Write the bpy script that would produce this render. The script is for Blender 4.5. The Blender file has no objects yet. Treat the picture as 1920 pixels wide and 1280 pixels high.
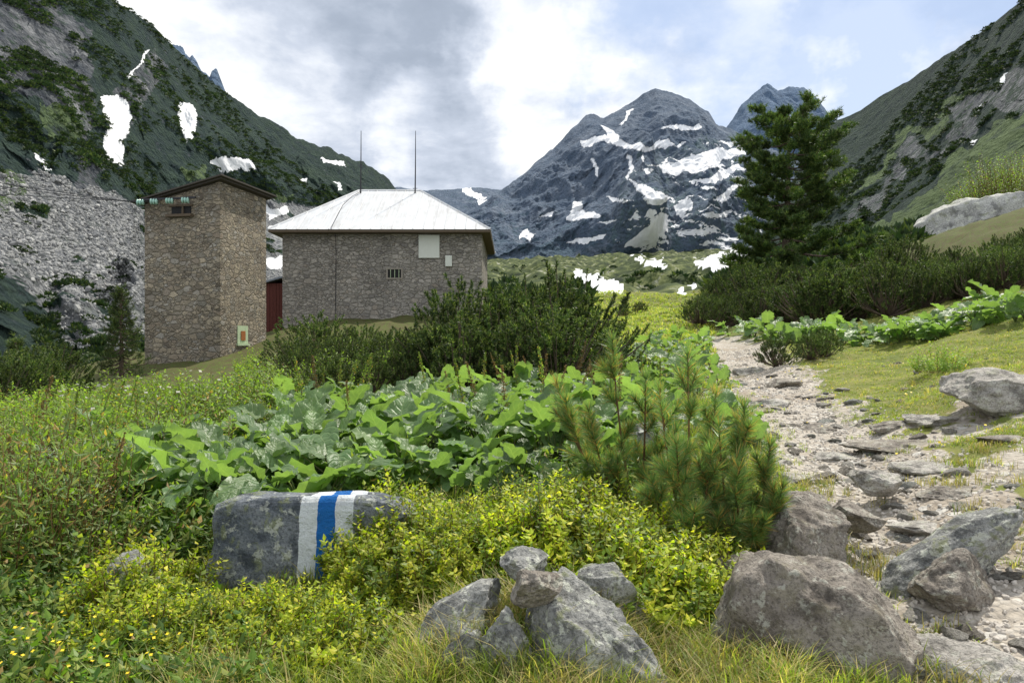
import bpy, bmesh, math, random
import numpy as np
from mathutils import Vector, Matrix
random.seed(7); rng=np.random.default_rng(7)
F=1280.0; CZ=1.6
def from_px(a,b,y): return np.array([(a-960)/F*y,y,CZ+(640-b)/F*y])   # image pixel coordinates + assumed depth -> world point
sc=bpy.context.scene; COL=sc.collection
# ---------------- noise
T=rng.uniform(-1,1,4096)
def vn(x,y,z,s=0):
    x,y,z=np.broadcast_arrays(x,y,z)
    ix,iy,iz=[np.floor(a).astype(np.int64) for a in (x,y,z)]
    fx,fy,fz=x-ix,y-iy,z-iz
    fx,fy,fz=[f*f*(3-2*f) for f in (fx,fy,fz)]
    def h(a,b,c): return T[((a*73856093)^(b*19349663)^(c*83492791)^(s*7919+13))%4096]
    r=0
    for dx in (0,1):
        for dy in (0,1):
            for dz in (0,1):
                r=r+h(ix+dx,iy+dy,iz+dz)*(fx if dx else 1-fx)*(fy if dy else 1-fy)*(fz if dz else 1-fz)
    return r
def fbm(x,y,z=0.,o=5,s=0,g=.5):
    r=0;a=1
    for i in range(o):
        r=r+a*vn(x,y,z,s+i); a*=g; x=x*2.03+5.1; y=y*2.03+1.7; z=z*2.03+3.3
    return r
def ridged(x,y,z=0.,o=5,s=0,g=.5):
    r=0;a=1
    for i in range(o):
        r=r+a*(1-2*np.abs(vn(x,y,z,s+i))); a*=g; x=x*2.03+5.1; y=y*2.03+1.7; z=z*2.03+3.3
    return r
# ---------------- mesh helpers
def mesh_np(name,parts,mats,smooth=False,attrs=None,link=True):
    """parts: list of (V,F,matindex[,uvw])"""
    Vs=[];o=0;LI=[];LT=[];MI=[];U=[]
    for p in parts:
        V,Fc,mi=np.asarray(p[0],float),np.asarray(p[1]),p[2]
        if len(V)==0: continue
        Vs.append(V); LI.append((Fc+o).ravel()); LT.append(np.full(len(Fc),Fc.shape[1])); MI.append(np.full(len(Fc),mi)); o+=len(V)
        U.append(p[3] if len(p)>3 and p[3] is not None else np.zeros((len(V),3)))
    V=np.concatenate(Vs);LI=np.concatenate(LI);LT=np.concatenate(LT);MI=np.concatenate(MI)
    me=bpy.data.meshes.new(name)
    me.vertices.add(len(V)); me.vertices.foreach_set('co',V.astype(np.float32).ravel())
    me.loops.add(len(LI)); me.loops.foreach_set('vertex_index',LI.astype(np.int32))
    me.polygons.add(len(LT)); me.polygons.foreach_set('loop_start',(np.cumsum(LT)-LT).astype(np.int32))
    try: me.polygons.foreach_set('loop_total',LT.astype(np.int32))
    except Exception: pass
    me.polygons.foreach_set('material_index',MI.astype(np.int32))
    me.polygons.foreach_set('use_smooth',np.full(len(LT),smooth))
    for m in mats: me.materials.append(m)
    me.update(calc_edges=True)
    if any(len(p)>3 for p in parts):
        a=me.attributes.new('uvw','FLOAT_VECTOR','POINT'); a.data.foreach_set('vector',np.concatenate(U).astype(np.float32).ravel())
    for k,v in (attrs or {}).items():
        a=me.attributes.new(k,'FLOAT','POINT'); a.data.foreach_set('value',v.astype(np.float32).ravel())
    ob=bpy.data.objects.new(name,me)
    if link: COL.objects.link(ob)
    return ob
def top(o,label,cat,group=None):
    o['label']=label; o['category']=cat
    if group: o['group']=group
    return o
def struct(o): o['kind']='structure'; return o
def stuff(o,l,c): o['kind']='stuff'; return top(o,l,c)
def empty(name,loc):
    e=bpy.data.objects.new(name,None); e.location=loc; COL.objects.link(e); e.empty_display_size=.3; return e
def par(ch,p):
    ch.parent=p; ch.matrix_parent_inverse=Matrix.Translation(-Vector(p.location)) if not p.parent else Matrix.Identity(4); return ch
def grid(nr,nc):
    i=np.arange(nr*nc).reshape(nr,nc)
    return np.stack([i[:-1,:-1],i[:-1,1:],i[1:,1:],i[1:,:-1]],-1).reshape(-1,4)
def frames(d,roll=None):
    d=d/np.linalg.norm(d,axis=1,keepdims=True)
    ref=np.where(np.abs(d[:,2:3])>.95,np.array([[1.,0,0]]),np.array([[0,0,1.]]))
    x=np.cross(ref,d); x/=np.linalg.norm(x,axis=1,keepdims=True); y=np.cross(d,x)
    if roll is not None:
        c,s=np.cos(roll)[:,None],np.sin(roll)[:,None]; x,y=x*c+y*s,-x*s+y*c
    return np.stack([x,y,d],-1)
def stamp(tv,tf,pos,R,s,uvw=None):
    s=np.asarray(s,float); s=s[:,None] if s.ndim==1 else s
    V=np.einsum('nij,nkj->nki',R,tv[None]*s[:,None,:])+pos[:,None,:]
    Fc=tf[None]+(np.arange(len(pos))*len(tv))[:,None,None]
    r=[V.reshape(-1,3),Fc.reshape(-1,tf.shape[1])]
    if uvw is not None: r.append(np.tile(uvw,(len(pos),1)))
    return r
def tube(pts,rad,k=6):
    pts=np.asarray(pts,float); rad=np.broadcast_to(rad,(len(pts),)); d=np.gradient(pts,axis=0)+1e-9
    R=frames(d); a=np.arange(k)/k*2*np.pi
    ring=np.stack([np.cos(a),np.sin(a),0*a],-1)
    V=np.einsum('nij,kj->nki',R,ring)*rad[:,None,None]+pts[:,None]
    i=np.arange(len(pts)*k).reshape(-1,k); j=np.roll(i,-1,1)
    Fq=np.stack([i[:-1],j[:-1],j[1:],i[1:]],-1).reshape(-1,4)
    return V.reshape(-1,3),Fq
def cat(l):
    V=[];Fc=[];o=0
    for v,f in l: V.append(v);Fc.append(f+o);o+=len(v)
    return np.concatenate(V),np.concatenate(Fc)
BF=np.array([[0,3,2,1],[4,5,6,7],[0,1,5,4],[1,2,6,5],[2,3,7,6],[3,0,4,7]])
def boxv(x0,x1,y0,y1,z0,z1): return np.array([[x0,y0,z0],[x1,y0,z0],[x1,y1,z0],[x0,y1,z0],[x0,y0,z1],[x1,y0,z1],[x1,y1,z1],[x0,y1,z1]],float),BF
def bevel(o,w=.02,s=2):
    m=o.modifiers.new('bevel','BEVEL'); m.width=w; m.segments=s; m.limit_method='ANGLE'; return o
# ---------------- nodes
def N(t,ty,ins=None,**pr):
    n=t.nodes.new('ShaderNode'+ty)
    for k,v in pr.items(): setattr(n,k,v)
    for k,v in (ins or {}).items():
        s=n.inputs[k]
        if isinstance(v,bpy.types.NodeSocket): t.links.new(v,s)
        else: s.default_value=v
    return n
def c4(c): return (*c,1) if len(c)==3 else c
def mix(t,f,a,b,bl='MIX'):
    n=N(t,'Mix',{0:f},data_type='RGBA',blend_type=bl)
    for i,v in ((6,a),(7,b)):
        if isinstance(v,bpy.types.NodeSocket): t.links.new(v,n.inputs[i])
        else: n.inputs[i].default_value=c4(v)
    return n.outputs[2]
def M(t,op,a,b=0.,c=0.,cl=False): return N(t,'Math',{0:a,1:b,2:c},operation=op,use_clamp=cl).outputs[0]
def ramp(t,f,els):
    n=N(t,'ValToRGB',{0:f}); cr=n.color_ramp
    while len(cr.elements)<len(els): cr.elements.new(.5)
    for e,(p,c) in zip(cr.elements,els): e.position=p; e.color=c4(c) if not isinstance(c,(int,float)) else (c,c,c,1)
    return n.outputs[0]
def noise(t,v,s,d=6,r=.6,dist=0.): return N(t,'TexNoise',{'Vector':v,'Scale':s,'Detail':d,'Roughness':r,'Distortion':dist}).outputs[0]
def grey(t,v): return N(t,'CombineColor',{0:v,1:v,2:v}).outputs[0]
def newmat(name):
    m=bpy.data.materials.new(name); m.use_nodes=True; t=m.node_tree; t.nodes.clear()
    return m,t,N(t,'OutputMaterial')
def pos(t): return N(t,'TexCoord').outputs['Object']
def fin(t,out,col,rough=.85,h=None,bs=.5,bd=.02,spec=.3,metal=0.):
    ins={'Base Color':col if isinstance(col,bpy.types.NodeSocket) else c4(col),'Roughness':rough,'Specular IOR Level':spec,'Metallic':metal}
    if h is not None: ins['Normal']=N(t,'Bump',{'Strength':bs,'Distance':bd,'Height':h}).outputs[0]
    p=N(t,'BsdfPrincipled',ins); t.links.new(p.outputs[0],out.inputs[0]); return p
def leafmat(name,c1,c2,tr=.4,rough=.5,vein=False,tc=None,c3=None,cs=3.5,cv=.9):
    m,t,out=newmat(name); g=N(t,'NewGeometry'); oi=N(t,'ObjectInfo')
    col=mix(t,g.outputs['Random Per Island'],c1,c2)
    if c3: col=mix(t,M(t,'GREATER_THAN',M(t,'FRACT',M(t,'MULTIPLY',g.outputs['Random Per Island'],17.3)),.82),col,c3)
    br=M(t,'MULTIPLY_ADD',oi.outputs['Random'],.6,.72)
    if cv: br=M(t,'MULTIPLY',br,M(t,'MAXIMUM',M(t,'MULTIPLY_ADD',noise(t,pos(t),cs,2,.6),cv*2,1-cv),.3))
    col=mix(t,1.,col,grey(t,br),'MULTIPLY')
    ins={'Roughness':rough,'Specular IOR Level':.5 if vein else .35}
    if vein:
        a=N(t,'Attribute',attribute_name='uvw'); s=N(t,'SeparateXYZ',{0:a.outputs['Vector']})
        au=M(t,'ABSOLUTE',s.outputs[0]); w=M(t,'SINE',M(t,'MULTIPLY_ADD',au,-12.,M(t,'MULTIPLY',s.outputs[1],38.)))
        w=M(t,'POWER',M(t,'MULTIPLY_ADD',w,.5,.5),6.)
        mid=M(t,'LESS_THAN',au,.045); vv=M(t,'MAXIMUM',M(t,'MULTIPLY',w,.5),mid)
        col=mix(t,M(t,'MULTIPLY',vv,.4),col,(.30,.40,.18))
        nz=noise(t,pos(t),14.,4)
        col=mix(t,M(t,'MULTIPLY',ramp(t,nz,[(.5,0.),(.75,1.)]),.35),col,(.14,.18,.05))
        col=mix(t,g.outputs['Backfacing'],col,mix(t,.35,col,(.20,.28,.15)))
        ins['Normal']=N(t,'Bump',{'Strength':.9,'Distance':.018,'Height':M(t,'SUBTRACT',nz,M(t,'MULTIPLY',vv,.7))}).outputs[0]
    ins['Base Color']=col
    p=N(t,'BsdfPrincipled',ins)
    tl=N(t,'BsdfTranslucent',{'Color':mix(t,1.,col,tc or (2.0,2.3,.8),'MULTIPLY')})
    mx=N(t,'MixShader',{0:tr,1:p.outputs[0],2:tl.outputs[0]}); t.links.new(mx.outputs[0],out.inputs[0]); return m
def rockmat(name,a,b,lichen=.4,lc=(.22,.24,.12),paint=False,sc_=1.):
    m,t,out=newmat(name); P=pos(t)
    n1=noise(t,P,2.6*sc_,9,.7); n2=noise(t,P,60.*sc_,4,.7); n3=noise(t,P,9.*sc_,7,.65,.4)
    col=mix(t,ramp(t,n1,[(.40,0.),(.60,1.)]),a,b)
    col=mix(t,M(t,'MULTIPLY',ramp(t,n2,[(.38,1.),(.52,0.)]),.6),col,[x*.3 for x in a])
    col=mix(t,M(t,'MULTIPLY',ramp(t,n3,[(.54,0.),(.62,1.)]),lichen),col,lc)
    n4=noise(t,P,15.*sc_,6,.65)
    col=mix(t,M(t,'MULTIPLY',ramp(t,n4,[(.56,0.),(.61,1.)]),lichen),col,(.60,.62,.53))
    n5=noise(t,P,5.*sc_,8,.7); col=mix(t,M(t,'MULTIPLY',ramp(t,n5,[(.38,1.),(.46,0.)]),.65),col,[x*.35 for x in a])
    h=M(t,'ADD',M(t,'MULTIPLY',n3,1.3),M(t,'ADD',M(t,'MULTIPLY',n2,.4),M(t,'MULTIPLY',n5,1.8)))
    if paint:
        s=N(t,'SeparateXYZ',{0:P}); xx=M(t,'ADD',s.outputs[0],M(t,'MULTIPLY_ADD',n3,.03,-.015))
        def band(x0,x1): return M(t,'MULTIPLY',M(t,'GREATER_THAN',xx,x0),M(t,'LESS_THAN',xx,x1))
        wear=ramp(t,M(t,'ADD',n2,M(t,'MULTIPLY',n3,.5)),[(.52,0.),(.60,1.)])
        col=mix(t,M(t,'MULTIPLY',band(-.03,.315),wear),col,(.66,.70,.72))
        col=mix(t,M(t,'MULTIPLY',band(.085,.20),wear),col,(.01,.13,.42))
    fin(t,out,col,.85,h,1.,.03); return m
# ================= MATERIALS
mDock=leafmat('dock_leaf_green',(.085,.165,.065),(.19,.28,.11),.38,.42,True,cs=1.6,cv=.7,tc=(1.9,2.1,.7))
mStalk=leafmat('stalk_green',(.10,.15,.05),(.16,.15,.06),.2)
mBrownStalk=leafmat('dry_stalk_brown',(.14,.075,.03),(.22,.15,.06),.2)
mBil=leafmat('bilberry_leaf',(.18,.24,.018),(.36,.38,.028),.42,.5,c3=(.50,.46,.05),cs=7.,cv=1.1)
mBilD=leafmat('bilberry_leaf_dark',(.07,.12,.015),(.16,.22,.025),.4,cs=7.,cv=1.)
mHerb=leafmat('herb_leaf',(.05,.11,.022),(.13,.20,.035),.4,c3=(.23,.26,.06))
mHerbB=leafmat('herb_leaf_pale',(.11,.17,.035),(.21,.27,.06),.45,c3=(.30,.20,.07))
mGrass=leafmat('grass_blade',(.12,.17,.03),(.25,.28,.06),.4,c3=(.42,.34,.15),cs=1.2)
mStraw=leafmat('dry_grass_blade',(.26,.20,.08),(.44,.37,.17),.35,c3=(.13,.20,.04),cs=2.)
mMug=leafmat('dwarf_pine_needle',(.024,.050,.016),(.066,.10,.030),.25,.5,c3=(.20,.23,.075),cs=2.2,cv=1.5)
mPin=leafmat('pine_needle',(.022,.05,.015),(.065,.105,.026),.25,.5,c3=(.14,.175,.045),cs=.9,cv=1.3)
mYng=leafmat('young_pine_needle',(.10,.19,.07),(.22,.30,.12),.32,.4,c3=(.46,.30,.11),cs=5.,cv=.7)
mBirch=leafmat('bush_leaf',(.10,.17,.028),(.20,.27,.05),.45)
mThk=leafmat('thicket_leaf',(.014,.034,.014),(.038,.065,.022),.1,.7,c3=(.08,.11,.03),cs=.05)
mYel=leafmat('yellow_petal',(.7,.5,.02),(.8,.6,.03),.2,cv=0)
mWhi=leafmat('white_petal',(.5,.5,.42),(.6,.6,.5),.2,cv=0)
m,t,o=newmat('bark'); P=pos(t); n=noise(t,N(t,'Mapping',{0:P,'Scale':(6,6,1.5)}).outputs[0],3.,6)
fin(t,o,mix(t,n,(.05,.035,.025),(.17,.13,.10)),.9,n,.8,.03); mBark=m
mRock=rockmat('granite_grey',(.21,.215,.21),(.42,.42,.395),.75)
mRockB=rockmat('granite_brown',(.19,.165,.14),(.37,.335,.29),.4,(.22,.20,.13))
mRockL=rockmat('granite_pale',(.32,.30,.27),(.53,.50,.455),.35)
mRockP=rockmat('granite_painted',(.11,.13,.155),(.28,.30,.32),.55,(.24,.27,.10),True)
mRockF=rockmat('boulder_far',(.28,.28,.27),(.50,.50,.47),.5,sc_=.2)
def simple(name,c,r=.7,metal=0.,ns=8.,var=.3,bd=.005):
    m,t,o=newmat(name); n=noise(t,pos(t),ns,6); k=[x*(1-var) for x in c]
    fin(t,o,mix(t,n,k,[min(1,x*(1+var)) for x in c]),r,n,.4,bd,metal=metal); return m
mWood=simple('weathered_wood',(.10,.075,.05)); mDark=simple('dark_opening',(.012,.012,.012)); mConc=simple('concrete',(.26,.235,.20),ns=3.); mPeb=simple('pale_pebble',(.50,.46,.41),.9,ns=40.,var=.5)
mRust=simple('rusty_roof_edge',(.06,.052,.045),.8); mFrame=simple('painted_frame_pale',(.42,.52,.34)); mOrange=simple('rusty_shutter',(.30,.11,.035))
mRed=simple('red_brown_boards',(.10,.025,.018)); mSteel=simple('dark_steel',(.04,.04,.045),.5,.6); mPanel=simple('pale_panel',(.60,.63,.58),.7,var=.08)
mGlass=simple('insulator_glass',(.35,.55,.48),.15); mGR=simple('grey_sheet_roof',(.22,.25,.29),.5)
m,t,o=newmat('scree_stone'); g_=N(t,'NewGeometry'); fin(t,o,mix(t,g_.outputs['Random Per Island'],(.17,.175,.18),(.42,.42,.41)),.95); mScr=m
m,t,o=newmat('white_sheet_metal'); P=pos(t); n=noise(t,P,1.2,6); n2=noise(t,N(t,'Mapping',{0:P,'Scale':(4,.3,.3)}).outputs[0],2.,5)
fin(t,o,mix(t,M(t,'MULTIPLY',ramp(t,M(t,'MULTIPLY',n,n2),[(.2,0.),(.4,1.)]),.6),(.62,.64,.66),(.42,.41,.40)),.45,n2,.2,.01); mMetal=m
def masonry(name,cols,mortar,s):
    m,t,o=newmat(name); P=pos(t)
    w=N(t,'TexNoise',{'Vector':P,'Scale':2.2,'Detail':4.}).outputs[1]
    V=mix(t,.14,N(t,'Mapping',{0:P,'Scale':(1,1,1.7)}).outputs[0],w)
    def lay(s):
        ve=N(t,'TexVoronoi',{'Vector':V,'Scale':s,'Randomness':.85},feature='DISTANCE_TO_EDGE').outputs[0]
        vc=N(t,'TexVoronoi',{'Vector':V,'Scale':s,'Randomness':.85}); r=N(t,'SeparateColor',{0:vc.outputs['Color']}).outputs[0]
        return ramp(t,r,[(i/(len(cols)-1),c) for i,c in enumerate(cols)]),ramp(t,ve,[(.0,0.),(.11,1.)])
    ca,ea=lay(s); cb,eb=lay(s*1.8); sel=M(t,'GREATER_THAN',noise(t,P,1.6,3),.52)
    col=mix(t,sel,ca,cb); e=N(t,'Mix',{0:sel,2:ea,3:eb}).outputs[0]
    n=noise(t,P,8.,8,.75); n_f=noise(t,P,28.,4,.7); big=noise(t,P,.35,5)
    col=mix(t,1.,col,grey(t,M(t,'MULTIPLY_ADD',n,1.3,.4)),'MULTIPLY'); col=mix(t,M(t,'MULTIPLY',ramp(t,n_f,[(.4,1.),(.52,0.)]),.4),col,(.07,.06,.05))
    col=mix(t,M(t,'MULTIPLY_ADD',e,.7,.3),mortar,col)
    col=mix(t,1.,col,grey(t,M(t,'MULTIPLY_ADD',big,1.1,.45)),'MULTIPLY')
    fin(t,o,col,.9,M(t,'ADD',M(t,'MULTIPLY',e,.8),M(t,'MULTIPLY',n,.9)),1.,.08); return m
mTow=masonry('tower_rubble_masonry',[(.14,.12,.095),(.33,.28,.21),(.21,.195,.165),(.43,.37,.275),(.26,.215,.165),(.38,.36,.32)],(.25,.22,.17),3.1)
mHut=masonry('hut_rubble_masonry',[(.18,.17,.16),(.34,.32,.29),(.24,.225,.20),(.40,.375,.34),(.30,.265,.225)],(.28,.26,.225),2.9)
# mountains
def mtn(name,k,painted_haze,haze_tint,rockc=((.07,.075,.085),(.32,.32,.32)),sw=.5,low=.25):
    m,t,o=newmat(name); P=pos(t); A=lambda s:N(t,'Attribute',attribute_name=s).outputs['Fac']
    nb=noise(t,P,.012*k,8,.65); nf=noise(t,P,.11*k,8,.75); st=noise(t,N(t,'Mapping',{0:P,'Scale':(1,1,.35),'Rotation':(0,.5,0)}).outputs[0],.05*k,9,.72)
    cr=M(t,'ABSOLUTE',M(t,'SUBTRACT',noise(t,N(t,'Mapping',{0:P,'Scale':(1,1,.5),'Rotation':(0,-.5,0)}).outputs[0],.035*k,8,.7),.5))
    crev=ramp(t,cr,[(0.,.45),(.05,1.)])
    vo=N(t,'TexVoronoi',{'Vector':P,'Scale':.45*k}); vr=N(t,'SeparateColor',{0:vo.outputs['Color']}).outputs[0]
    vb=N(t,'TexVoronoi',{'Vector':P,'Scale':.15*k}); vbr=N(t,'SeparateColor',{0:vb.outputs['Color']}).outputs[1]
    rock=ramp(t,st,[(.38,rockc[0]),(.50,[(x+y)*.36 for x,y in zip(*rockc)]),(.63,rockc[1])]); rock=mix(t,1.,rock,crev,'MULTIPLY')
    scr=ramp(t,vr,[(.0,(.17,.175,.18)),(.5,(.30,.30,.30)),(1.,(.46,.46,.45))]); scr=mix(t,ramp(t,vo.outputs['Distance'],[(.45,0.),(.75,.6)]),scr,(.09,.09,.09))
    scr=mix(t,M(t,'GREATER_THAN',vbr,.88),scr,(.42,.42,.41)); scr=mix(t,M(t,'MULTIPLY',ramp(t,nf,[(.38,1.),(.46,0.)]),.6),scr,(.09,.11,.07))
    veg=mix(t,ramp(t,nf,[(.38,0.),(.66,1.)]),(.009,.020,.011),(.042,.068,.026)); veg=mix(t,ramp(t,nb,[(.55,0.),(.72,.5)]),veg,(.055,.085,.026))
    grn=mix(t,nf,(.05,.085,.022),(.18,.24,.07))
    def th(a,n,w=.5,lo=.46,hi=.54): return ramp(t,M(t,'ADD',a,M(t,'MULTIPLY_ADD',n,w,-w*.5)),[(lo,0.),(hi,1.)])
    col=mix(t,th(A('scree'),nf,.9),rock,scr); col=mix(t,th(A('veg'),nf,1.7,.43,.55),col,veg); col=mix(t,th(A('green'),nf,1.1,.4,.6),col,grn)
    if painted_haze: col=mix(t,painted_haze,col,haze_tint)  # distance haze painted into the surface colour as a bluish tint, under the snow
    sn=th(A('snow'),nf,sw); col=mix(t,sn,col,mix(t,ramp(t,nf,[(.35,0.),(.6,1.)]),(.70,.72,.75),(.84,.85,.87)))
    h=M(t,'ADD',M(t,'MULTIPLY',nf,1.2),M(t,'ADD',M(t,'MULTIPLY',vo.outputs['Distance'],-.5),M(t,'MULTIPLY',crev,.3))); h=M(t,'MULTIPLY',h,M(t,'MULTIPLY_ADD',sn,-.92,1.))
    fin(t,o,col,.95,h,.9,6./k,spec=.1); return m
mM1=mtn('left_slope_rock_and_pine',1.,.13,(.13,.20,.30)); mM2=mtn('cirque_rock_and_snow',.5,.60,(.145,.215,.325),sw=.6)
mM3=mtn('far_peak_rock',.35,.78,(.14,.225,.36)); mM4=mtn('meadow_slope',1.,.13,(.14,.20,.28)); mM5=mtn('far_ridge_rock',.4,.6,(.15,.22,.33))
# ================= TERRAIN
us=np.array([-1.2,-.8,-.5,-.25,0,.25,.5,.8,1.2])
ys=np.array([0,3.2,5,8,12,20,30,45,70,110,180,300,500,900,1500,4000.])
Z=np.array([[0]*9,[0,0,0,0,0,0,0,.05,.1],[0,0,0,.08,.12,.12,0,.3,.5],[0,0,.1,.2,.3,.3,.3,.9,1.3],[-.3,-.2,.1,.3,.4,.45,.6,1.5,2.4],
[-.6,-.4,.1,.6,.9,.9,1.4,2.8,4.5],[-1.5,-1,.2,1.2,1.6,1.8,2.9,5.4,8],[-4,-3,.5,3,3.6,4.2,6.2,10.3,14],[-7,-6,-2,3.2,5.6,6.4,10,14.5,22],
[-10,-9,-4,3,8,9.5,15,21,35],[-10,-9,-4,4,13,16,24,34,60],[-5,0,5,15,29,34,40,60,100],[10,15,20,35,54,58,66,90,130],
[60,70,80,92,110,120,125,130,150],[130]*9,[150]*9])
PC=np.array([[2.4,1.5],[2.7,3.7],[3.15,5.3],[3.7,7.2],[4.7,11],[5.6,15],[6.9,20],[8.4,27]])
def pdist(x,y):
    x=np.asarray(x,float);y=np.asarray(y,float); d=np.full(x.shape,1e9)
    for a,b in zip(PC[:-1],PC[1:]):
        ab=b-a; tt=np.clip(((x-a[0])*ab[0]+(y-a[1])*ab[1])/(ab@ab),0,1)
        d=np.minimum(d,np.hypot(x-a[0]-tt*ab[0],y-a[1]-tt*ab[1])-.12)
    for a,b,k in ((np.array([3.8,8.0]),np.array([7.5,8.6]),.15),(np.array([3.2,4.6]),np.array([4.6,6.2]),.15)):
        ab=b-a; tt=np.clip(((x-a[0])*ab[0]+(y-a[1])*ab[1])/(ab@ab),0,1); d=np.minimum(d,np.hypot(x-a[0]-tt*ab[0],y-a[1]-tt*ab[1])+k)
    return d
def G(x,y):
    x=np.asarray(x,float);y=np.asarray(y,float)
    u=np.clip(x/np.maximum(y,2.),-1.199,1.199); yy=np.clip(y,0,3999.)
    i=np.clip(np.searchsorted(us,u)-1,0,7); j=np.clip(np.searchsorted(ys,yy,side='right')-1,0,14)
    fu=(u-us[i])/(us[i+1]-us[i]); fy=(yy-ys[j])/(ys[j+1]-ys[j]); fu=fu*fu*(3-2*fu)*.5+fu*.5
    z=(Z[j,i]*(1-fu)+Z[j,i+1]*fu)*(1-fy)+(Z[j+1,i]*(1-fu)+Z[j+1,i+1]*fu)*fy
    for mx,my,h,r in ((.25,4.5,.25,.9),(.1,3.15,.20,.5),(-1.3,3.9,.03,1.),(1.6,3.1,.10,.5),(3.0,4.3,.10,.5),(7.5,9.5,.25,1.2)): z=z+h*np.exp(-((x-mx)**2+(y-my)**2)/r/r)
    a=np.clip(y/60,.0,1.)
    z=z+fbm(x*.9,y*.9,0.,5,3)*.05*(1+a*3)+fbm(x*.06,y*.06,0.,4,9)*np.clip((y-25)/120,0,1)*5.*np.clip(1.3-y/2500,0,1)
    p=np.clip(1-pdist(x,y)/.9,0,1); z=z-.07*p+p*fbm(x*4,y*4,0.,3,17)*.03
    return z
def inpoly(px,py,poly):
    r=np.zeros(px.shape,bool); n=len(poly)
    for i in range(n):
        x1,y1=poly[i];x2,y2=poly[(i+1)%n]
        if y1==y2: continue
        r^=((y1>py)!=(y2>py))&(px<(x2-x1)*(py-y1)/(y2-y1)+x1)
    return r.astype(float)
def image_px(X,Y,Zz):  # world points -> image pixel coordinates, jittered by noise
    Ys=np.maximum(Y,1.); px=960+X/Ys*F; py=640-(Zz-CZ)/Ys*F
    return px+fbm(px*.06,py*.06,0.,4,40)*6,py+fbm(px*.06,py*.06,0.,4,50)*5
yr=np.concatenate([np.linspace(-6,2,10),np.geomspace(2.05,3500,560)]); uc=np.linspace(-1.35,1.35,460)
Yg=np.repeat(yr[:,None],460,1); Xg=uc[None]*(Yg+9.); Zg=G(Xg,Yg)
pd=pdist(Xg,Yg); path=np.clip(1.35-pd/.88+fbm(Xg*1.9,Yg*1.9,0.,5,21,.6)*.75,0,1)*(Yg<30)
PX,PY=image_px(Xg,Yg,Zg)
GS=[[(1060,508),(1100,510),(1168,536),(1168,556),(1115,550)],[(1290,492),(1385,468),(1405,480),(1340,508)],[(1205,488),(1240,485),(1262,505),(1225,500)],[(1270,520),(1310,528),(1300,540)],[(1262,545),(1275,535),(1285,552)],[(1180,480),(1210,478),(1200,487)]]
snow=sum(inpoly(PX,PY,p) for p in GS)*(Yg>60)
mead=np.clip((Xg-np.interp(Yg,PC[:,1],PC[:,0]))*.8,0,1)*(Yg<32)*(Yg>5)+np.exp(-((Xg/np.maximum(Yg,1)-.2)/.09)**2)*np.clip((Yg-18)/8,0,1)*(Yg<85)+.8*np.exp(-((Xg+.6)**2/3+(Yg-5.4)**2/.5))
far=np.clip((Yg-45)/30,0,1)
m,t,o=newmat('ground_soil_grass_gravel'); P=pos(t); A=lambda s:N(t,'Attribute',attribute_name=s).outputs['Fac']
n1=noise(t,P,1.4,7,.65); n2=noise(t,P,22.,5,.7); nf=noise(t,P,.16,8,.7); n3=noise(t,P,5.,6,.6); n4=noise(t,P,.7,5,.6)
soil=mix(t,n1,(.045,.042,.02),(.13,.115,.05)); soil=mix(t,ramp(t,n3,[(.45,0.),(.6,1.)]),soil,(.08,.11,.025))
md=mix(t,ramp(t,n1,[(.35,0.),(.65,1.)]),(.13,.165,.035),(.29,.275,.095)); md=mix(t,M(t,'MULTIPLY',n2,.5),md,(.07,.085,.02)); md=mix(t,ramp(t,n3,[(.58,0.),(.68,.7)]),md,(.30,.23,.13)); md=mix(t,ramp(t,n4,[(.5,0.),(.6,.5)]),md,(.07,.12,.025))
vo=N(t,'TexVoronoi',{'Vector':P,'Scale':19.}); vr=N(t,'SeparateColor',{0:vo.outputs['Color']}).outputs[0]
vp=N(t,'TexVoronoi',{'Vector':P,'Scale':6.5}); vpr=N(t,'SeparateColor',{0:vp.outputs['Color']}).outputs[1]
pc=mix(t,vr,(.33,.30,.26),(.60,.56,.50)); pc=mix(t,ramp(t,vo.outputs['Distance'],[(.45,0.),(.8,.85)]),pc,(.22,.19,.155)); pc=mix(t,ramp(t,n3,[(.42,.75),(.58,0.)]),pc,(.43,.385,.325)); pc=mix(t,ramp(t,n4,[(.40,.7),(.52,0.)]),pc,(.30,.25,.195))
st_=M(t,'MULTIPLY',M(t,'GREATER_THAN',vpr,.62),ramp(t,vp.outputs['Distance'],[(.35,1.),(.42,0.)])); pc=mix(t,st_,pc,mix(t,n3,(.38,.36,.33),(.62,.60,.55)))
fc=ramp(t,nf,[(.36,(.012,.022,.010)),(.50,(.05,.07,.024)),(.58,(.13,.15,.055)),(.66,(.34,.34,.31))])
col=mix(t,ramp(t,A('meadow'),[(.2,0.),(.6,1.)]),soil,md); col=mix(t,A('far'),col,fc); col=mix(t,ramp(t,A('meadow'),[(.3,0.),(1.,.9)]),col,md)
pm=ramp(t,M(t,'ADD',A('path'),M(t,'MULTIPLY_ADD',n3,.9,-.45)),[(.4,0.),(.55,1.)]); col=mix(t,pm,col,pc)
sm=ramp(t,M(t,'ADD',A('snow'),M(t,'MULTIPLY_ADD',nf,.3,-.15)),[(.35,0.),(.5,1.)]); col=mix(t,sm,col,(.80,.81,.83))
h=M(t,'ADD',M(t,'ADD',n2,M(t,'MULTIPLY',M(t,'MULTIPLY',st_,pm),.9)),M(t,'MULTIPLY',M(t,'SUBTRACT',1.,vo.outputs['Distance']),M(t,'MULTIPLY',pm,1.1)))
fin(t,o,col,.95,h,1.,.022,spec=.15); mGround=m
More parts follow.
